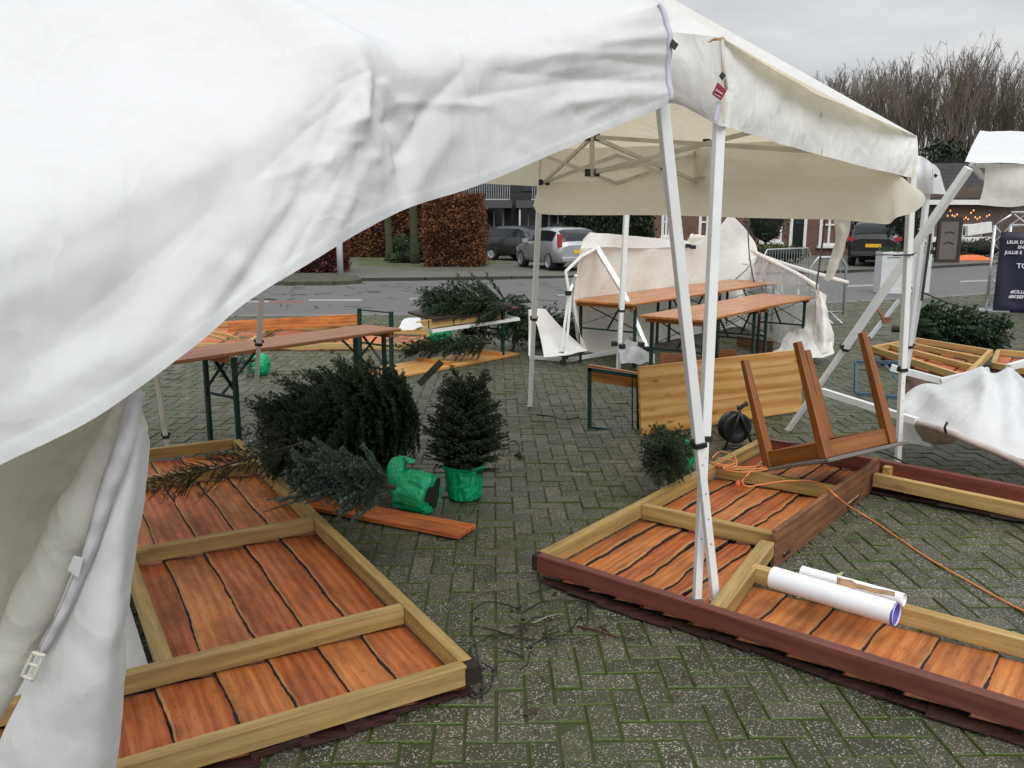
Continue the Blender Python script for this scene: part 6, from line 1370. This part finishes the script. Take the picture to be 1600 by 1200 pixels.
for k, p in enumerate(spline(kp, 14)):
    w_ = .042 - .010 * math.sin(k * .7); rows.append([p + V((math.cos(q * .5) * w_ * (1 + .25 * mn.noise(V((q, k * .4, 2)))), math.sin(q * .5) * .028, .008 * math.sin(q + k))) for q in range(14)])
mb.grid(rows); kn = mb.build('knotted_end', m_bag, tb_)
# small tree seen end-on near the reel, green wrap behind
pt = gy(1040, 705, 5.0)
conifer('fir_tree', 'small fir lying end on beside the cable reel, green wrap showing behind', gy(1044, 696, 5.35), gy(1040, 712, 4.85), .20, .15, 120, .022, 3, .008, m_needle_g, rng, ang0=66, trunk_r=.014, side=.5, sstep=.04, wn=.006)
bo_ = gy(1055, 684, 5.62); bo_.z = .12
bag('green wrapped pot behind the small end on fir', bo_, V((-.1, -1, .1)), [(.02, -.14), (.10, -.13), (.125, -.06), (.135, .02), (.13, .08), (.08, .12)], 9)
# firs farther back
conifer('fir_tree', 'green fir lying on top of the tilted panel in the back', gy(800, 478, 10.4), gy(678, 470, 10.6), .46, .14, 110, .05, 2, .018, m_needle_g, rng, ang0=48, wn=.015, trunk_r=.04, sstep=.09)
conifer('fir_tree', 'dark fir drooping behind the raised green table legs', gy(796, 462, 11.4), gy(815, 520, 11.0), .36, .2, 80, .05, 2, .02, m_needle, rng, ang0=62, wn=.016, trunk_r=.04, sstep=.10)
conifer('fir_tree', 'dark fir lying behind the upright pole and the loose white cloth', gy(825, 505, 11.2), gy(905, 520, 11.2), .34, .2, 80, .05, 2, .02, m_needle, rng, ang0=60, wn=.016, trunk_r=.04, sstep=.10)
conifer('fir_tree', 'low fir lying behind the upside down pine table', gy(768, 535, 10.1), gy(640, 545, 10.0), .20, .10, 90, .035, 3, .014, m_needle_g, rng, ang0=50, wn=.011, trunk_r=.02, sstep=.07)
conifer('fir_tree', 'small grey green fir under the worn table at left', gy(400, 562, 8.0), gy(345, 572, 7.6), .17, .09, 40, .03, 3, .014, m_needle_b, rng, ang0=55, wn=.008, trunk_r=.02, sstep=.07)
bag('green wrapped pot seen under the worn left table', gz(404, 570, .12), V((1, -.2, .1)), [(.02, -.10), (.09, -.09), (.12, -.02), (.125, .05), (.09, .10), (.02, .12)], 11)
bag('green wrapped pot beneath the tilted panel with white underside', gz(688, 521, .14), V((.8, -.3, .2)), [(.02, -.14), (.10, -.12), (.16, -.02), (.15, .08), (.08, .14), (.02, .15)], 13)
conifer('fir_tree', 'small dark fir under the tilted panel beside the green pot', gy(720, 520, 10.6), gy(790, 522, 10.6), .20, .1, 36, .05, 2, .02, m_needle, rng, ang0=60, wn=.012, trunk_r=.03, sstep=.10)
conifer('fir_tree', 'broad green fir lying behind the pale slatted panel at right', gy(1394, 514, 12.0), gy(1545, 522, 11.3), .50, .16, 130, .06, 2, .018, m_needle_g, rng, ang0=46, wn=.022, zmax=lambda f: .66 - .25 * f, trunk_r=.05, sstep=.085, off=lambda f: UP * (.02))
# crumpled white sheet pieces near the tilted panel
px = [[(628, 503, 10.0), (642, 497, 10.2), (656, 500, 10.2)], [(622, 509, 9.8), (640, 506, 9.9), (660, 507, 10.0)], [(625, 516, 9.6), (645, 514, 9.6), (668, 510, 9.8)]]
o = px_surf(px, 14, 12, .05, 5, 91, m_fabric, 'crumpled_sheet', None); tag(o, 'crumpled white sheet at the low end of the tilted panel', 'sheet')
# ---- black cable reel
rc = gz(1146, 697, 0); t = thing('cable_reel', 'black cable reel with handle standing behind the right panel', 'cable reel', rc); ax = V((.25, -.95, 0)).normalized(); sdv = ax.cross(UP); r_ = .115; ctr = rc + UP * (r_ + .035)
for s in (-1, 1):
    mb = MB(); mb.lathe([(.004, s * .052), (.06, s * .050), (.065, s * .054), (r_ - .012, s * .054), (r_, s * .052), (r_ + .004, s * .046), (r_, s * .040), (.05, s * .040)], ctr, ax, 36); mb.build('flange', m_black, t)
mb = MB(); mb.lathe([(.09, -.042), (.098, -.02), (.096, 0), (.1, .02), (.09, .042)], ctr, ax, 30); mb.build('wound_cable', m_rubber, t)
mb = MB(); mb.tube([ctr + ax * .08 + sdv * .12 - UP * (r_ + .025), ctr + ax * .075 + sdv * .03 + UP * .05, ctr + ax * .07 + UP * (r_ + .02), ctr + UP * (r_ + .05) - sdv * .02], .010, 8)
mb.tube([ctr + ax * .08 - sdv * .12 - UP * (r_ + .025), ctr + ax * .075 - sdv * .03 + UP * .05, ctr + ax * .07 + UP * (r_ + .02)], .010, 8); mb.tube([ctr + ax * .08 - sdv * .14 - UP * (r_ + .025), ctr + ax * .08 + sdv * .14 - UP * (r_ + .025)], .010, 8); mb.build('stand', m_black, t)
mb = MB(); mb.tube([ctr + UP * (r_ + .03) + ax * .04 - sdv * .0, ctr + UP * (r_ + .055) - sdv * .035 + ax * .04, ctr + UP * (r_ + .075) - sdv * .075 + ax * .04], .016, 10); mb.build('handle', m_rubber, t)
# ---- orange extension cord
cz = lambda x, y, z: gz(x, y, z)
zt_ = ZR + .008
pts = [cz(1112, 716, zt_), cz(1125, 706, zt_ + .03), cz(1146, 712, zt_ + .05), cz(1150, 728, zt_ + .02), cz(1128, 730, zt_), cz(1110, 722, zt_), cz(1130, 726, zt_ + .01), cz(1165, 730, zt_ + .01), cz(1196, 726, zt_ + .012), cz(1205, 728, zt_ + .01), cz(1178, 734, zt_ + .012), cz(1165, 745, zt_ + .01), cz(1172, 738, zt_ + .02), cz(1160, 752, zt_ - .02), cz(1168, 760, zt_ - .04), cz(1190, 757, zt_ - .03), cz(1225, 752, zt_), cz(1262, 751, zt_ + .01), cz(1285, 758, zt_ + .015), cz(1303, 772, .222), cz(1325, 790, .12), cz(1352, 806, .012), cz(1400, 838, .008), cz(1450, 872, .008), cz(1520, 912, .008), cz(1590, 950, .008), cz(1680, 990, .008)]
mb = MB(); mb.tube(spline(pts, 220), .0046, 8); oc = thing('extension_cord', 'orange extension cord running from the right panel across the pavers', 'cord', cz(1170, 745, 0)); mb.build('cable', m_orange, oc)
pts = [cz(1115, 722, zt_ + .004), cz(1140, 733, zt_ + .012), cz(1172, 732, zt_ + .018), cz(1200, 733, zt_ + .012), cz(1160, 738, zt_ + .008), cz(1130, 732, zt_ + .008), cz(1150, 722, zt_ + .03), cz(1120, 715, zt_ + .03)]
mb = MB(); mb.tube(spline(pts, 70), .0044, 8); mb.build('cable_coil', m_orange, oc)
mb = MB(); a = cz(1153, 758, zt_ - .05); mb.tube([a + V((.01, .03, .02)), a + V((0, .0, .005)), a + V((-.005, -.02, .0))], [.010, .018, .014], 10); mb.build('plug', plain('orange_plug', (.62, .09, .02), .4), oc)
# ---- black cables
mb = MB(); mb.tube(spline([gz(785, 712, .01), gz(792, 694, .05), gz(805, 689, .05), gz(812, 700, .02), gz(811, 708, .015)], 24), .006, 6); o = mb.build('cable', m_black); mb = MB(); mb.tube([gz(806, 712, .02), gz(812, 706, .02), gz(814, 715, .015)], [.012, .018, .012], 8)
kk = thing('black_cable', 'black cable end with plug lying right of the upright potted spruce', 'cable', gz(800, 700, 0)); o.parent = kk; o.matrix_parent_inverse = kk.matrix_basis.inverted(); mb.build('plug', m_black, kk)
mb = MB(); mb.tube(spline([gz(1160, 684, .02), gz(1180, 680, .2), gz(1215, 690, .19), gz(1290, 697, .18), gz(1370, 705, .20), gz(1430, 730, .15), gz(1500, 756, .06), gz(1600, 775, .03)], 60), .006, 6); tag(mb.build('black_cable', m_black), 'thin black cable running from the reel along the back of the right panel', 'cable')
mb = MB(); mb.tube(spline([gz(838, 648, .006), gz(860, 650, .006), gz(880, 655, .006), gz(905, 652, .006)], 20), .006, 5); tag(mb.build('black_cable', m_black), 'short dark cable scrap on the pavers before the upright middle pole', 'cable')
fl = thing('fairy_light_cable', 'tangled black fairy light cable lying between the two big panels', 'cable', gz(820, 980, 0)); mb = MB()
r2 = random.Random(4)
for k, path in enumerate(([(735, 955), (760, 938), (800, 950), (815, 960), (850, 938), (905, 938), (918, 955), (915, 975)], [(748, 1040), (745, 1010), (740, 980), (770, 985), (800, 992), (835, 968), (860, 965)], [(845, 995), (880, 990), (905, 965)], [(752, 1035), (770, 1050), (765, 1075), (740, 1090), (720, 1078), (705, 1080), (725, 1062)], [(745, 1000), (735, 1020), (752, 1045), (758, 1090)], [(838, 1025), (828, 1018), (822, 1035), (812, 1045)])):
    pp = [gz(x + r2.gauss(0, 2), y + r2.gauss(0, 2), .006 + abs(r2.gauss(0, .006))) for x, y in path]; mb.tube(spline(pp, 14 * len(pp)), .0025, 6)
mb.build('cable', m_black, fl); mb = MB()
for x, y in ((800, 955), (808, 950), (815, 968), (862, 968), (866, 930), (750, 1078), (742, 1086), (748, 1062), (830, 1012), (770, 1048), (742, 968), (757, 1045)):
    p = gz(x, y, .008); a = r2.random() * 6; mb.tube([p, p + V((math.cos(a), math.sin(a), .3)) * .022], [.006, .0035], 6)
mb.build('lamp_socket', m_black, fl)
def stick(label, a, b, r, mat): m = MB(); a, b = gz(*a, .008), gz(*b, .008); m.tube([a, a.lerp(b, .5) + V((0, .004, .004)), b], [r, r, r * .6], 6); tag(m.build('twig', mat), label, 'twig')
stick('pale dead twig lying on the dark cable tangle', (832, 974), (876, 958), .004, plain('pale_twig', (.22, .20, .16), .8))
stick('reddish brown twig lying before the right panel', (902, 978), (968, 996), .005, plain('brown_twig', (.085, .035, .02), .8))
# ---- rolls of paper on the panel's opening beam
def roll(label, a, b, r, z0, inner):
    t = thing('paper_roll', label, 'paper roll', V((a.x, a.y, 0))); d = (b - a).normalized(); m = MB(); n = 30
    u = d.orthogonal().normalized(); v_ = d.cross(u); g = []
    for k in range(12):
        f = k / 11; row = []
        for j in range(70):
            q = j / 69 * 4 * math.pi + .6; rr = r * (1 - .10 * j / 69) * (1 + .02 * mn.noise(V((f * 4, math.cos(q), math.sin(q))))); row.append(a.lerp(b, f) + (u * math.cos(q) + v_ * math.sin(q)) * rr + d * (.012 * j / 69 if k == 11 else 0))
        g.append(row)
    m.grid(g); m.build('paper', m_paper, t)
    m = MB(); m.lathe([(r * .985, (b - a).length - .004), (r * .99, (b - a).length + .005), (r * .86, (b - a).length + .004), (r * .84, (b - a).length - .2)], a, d, 40); m.build('printed_edge', inner, t)
    return t
zz = ZR + .047
a, b = gz(1207, 902, zz + .005), gz(1398, 959, zz + .005)
roll('white paper roll with purple inner edge lying across the right panel', a, b, .047, 0, m_purple)
a2, b2 = gz(1256, 898, ZR + .03), gz(1415, 942, ZR + .03)
roll('flatter white paper roll behind the purple edged roll', a2 + V((0, .03, -.0)), b2 + V((0, .03, -.0)), .028, 0, m_paper)
g = [[gz(1308 + 90 * i / 12, 909 + 20 * i / 12 + (6 if i > 3 else 14) * (j - .5) + .6 * math.sin(i), ZR + .082 + .006 * math.sin(i * 1.3)) for i in range(13)] for j in (0, .5, 1)]
mb = MB(); mb.grid(g); tag(mb.build('cardboard_strip', m_card, solid=.004), 'torn brown cardboard strip lying on the paper rolls', 'cardboard')
mb = MB(); p = gz(1303, 898, .01); mb.add([p, p + V((.05, .01, .012)), p + V((.03, -.02, .004))], [(0, 1, 2)]); tag(mb.build('leaf', plain('yellow_green_leaf_fallen', (.35, .42, .12), .6), solid=.001), 'single yellow green leaf lying beside the paper rolls', 'leaf')
mb = MB(); 
g = [[gz(818 + 22 * i / 6, 1107 + 9 * j / 3 + 1.5 * math.sin(i), .006) for i in range(7)] for j in range(4)]; mb.grid(g); tag(mb.build('wet_cardboard_scrap', plain('wet_brown_scrap', (.035, .022, .020), .5)), 'dark brown wet scrap lying on the near pavers', 'scrap')
# ---- labels that must differ among copies are set where the things are made
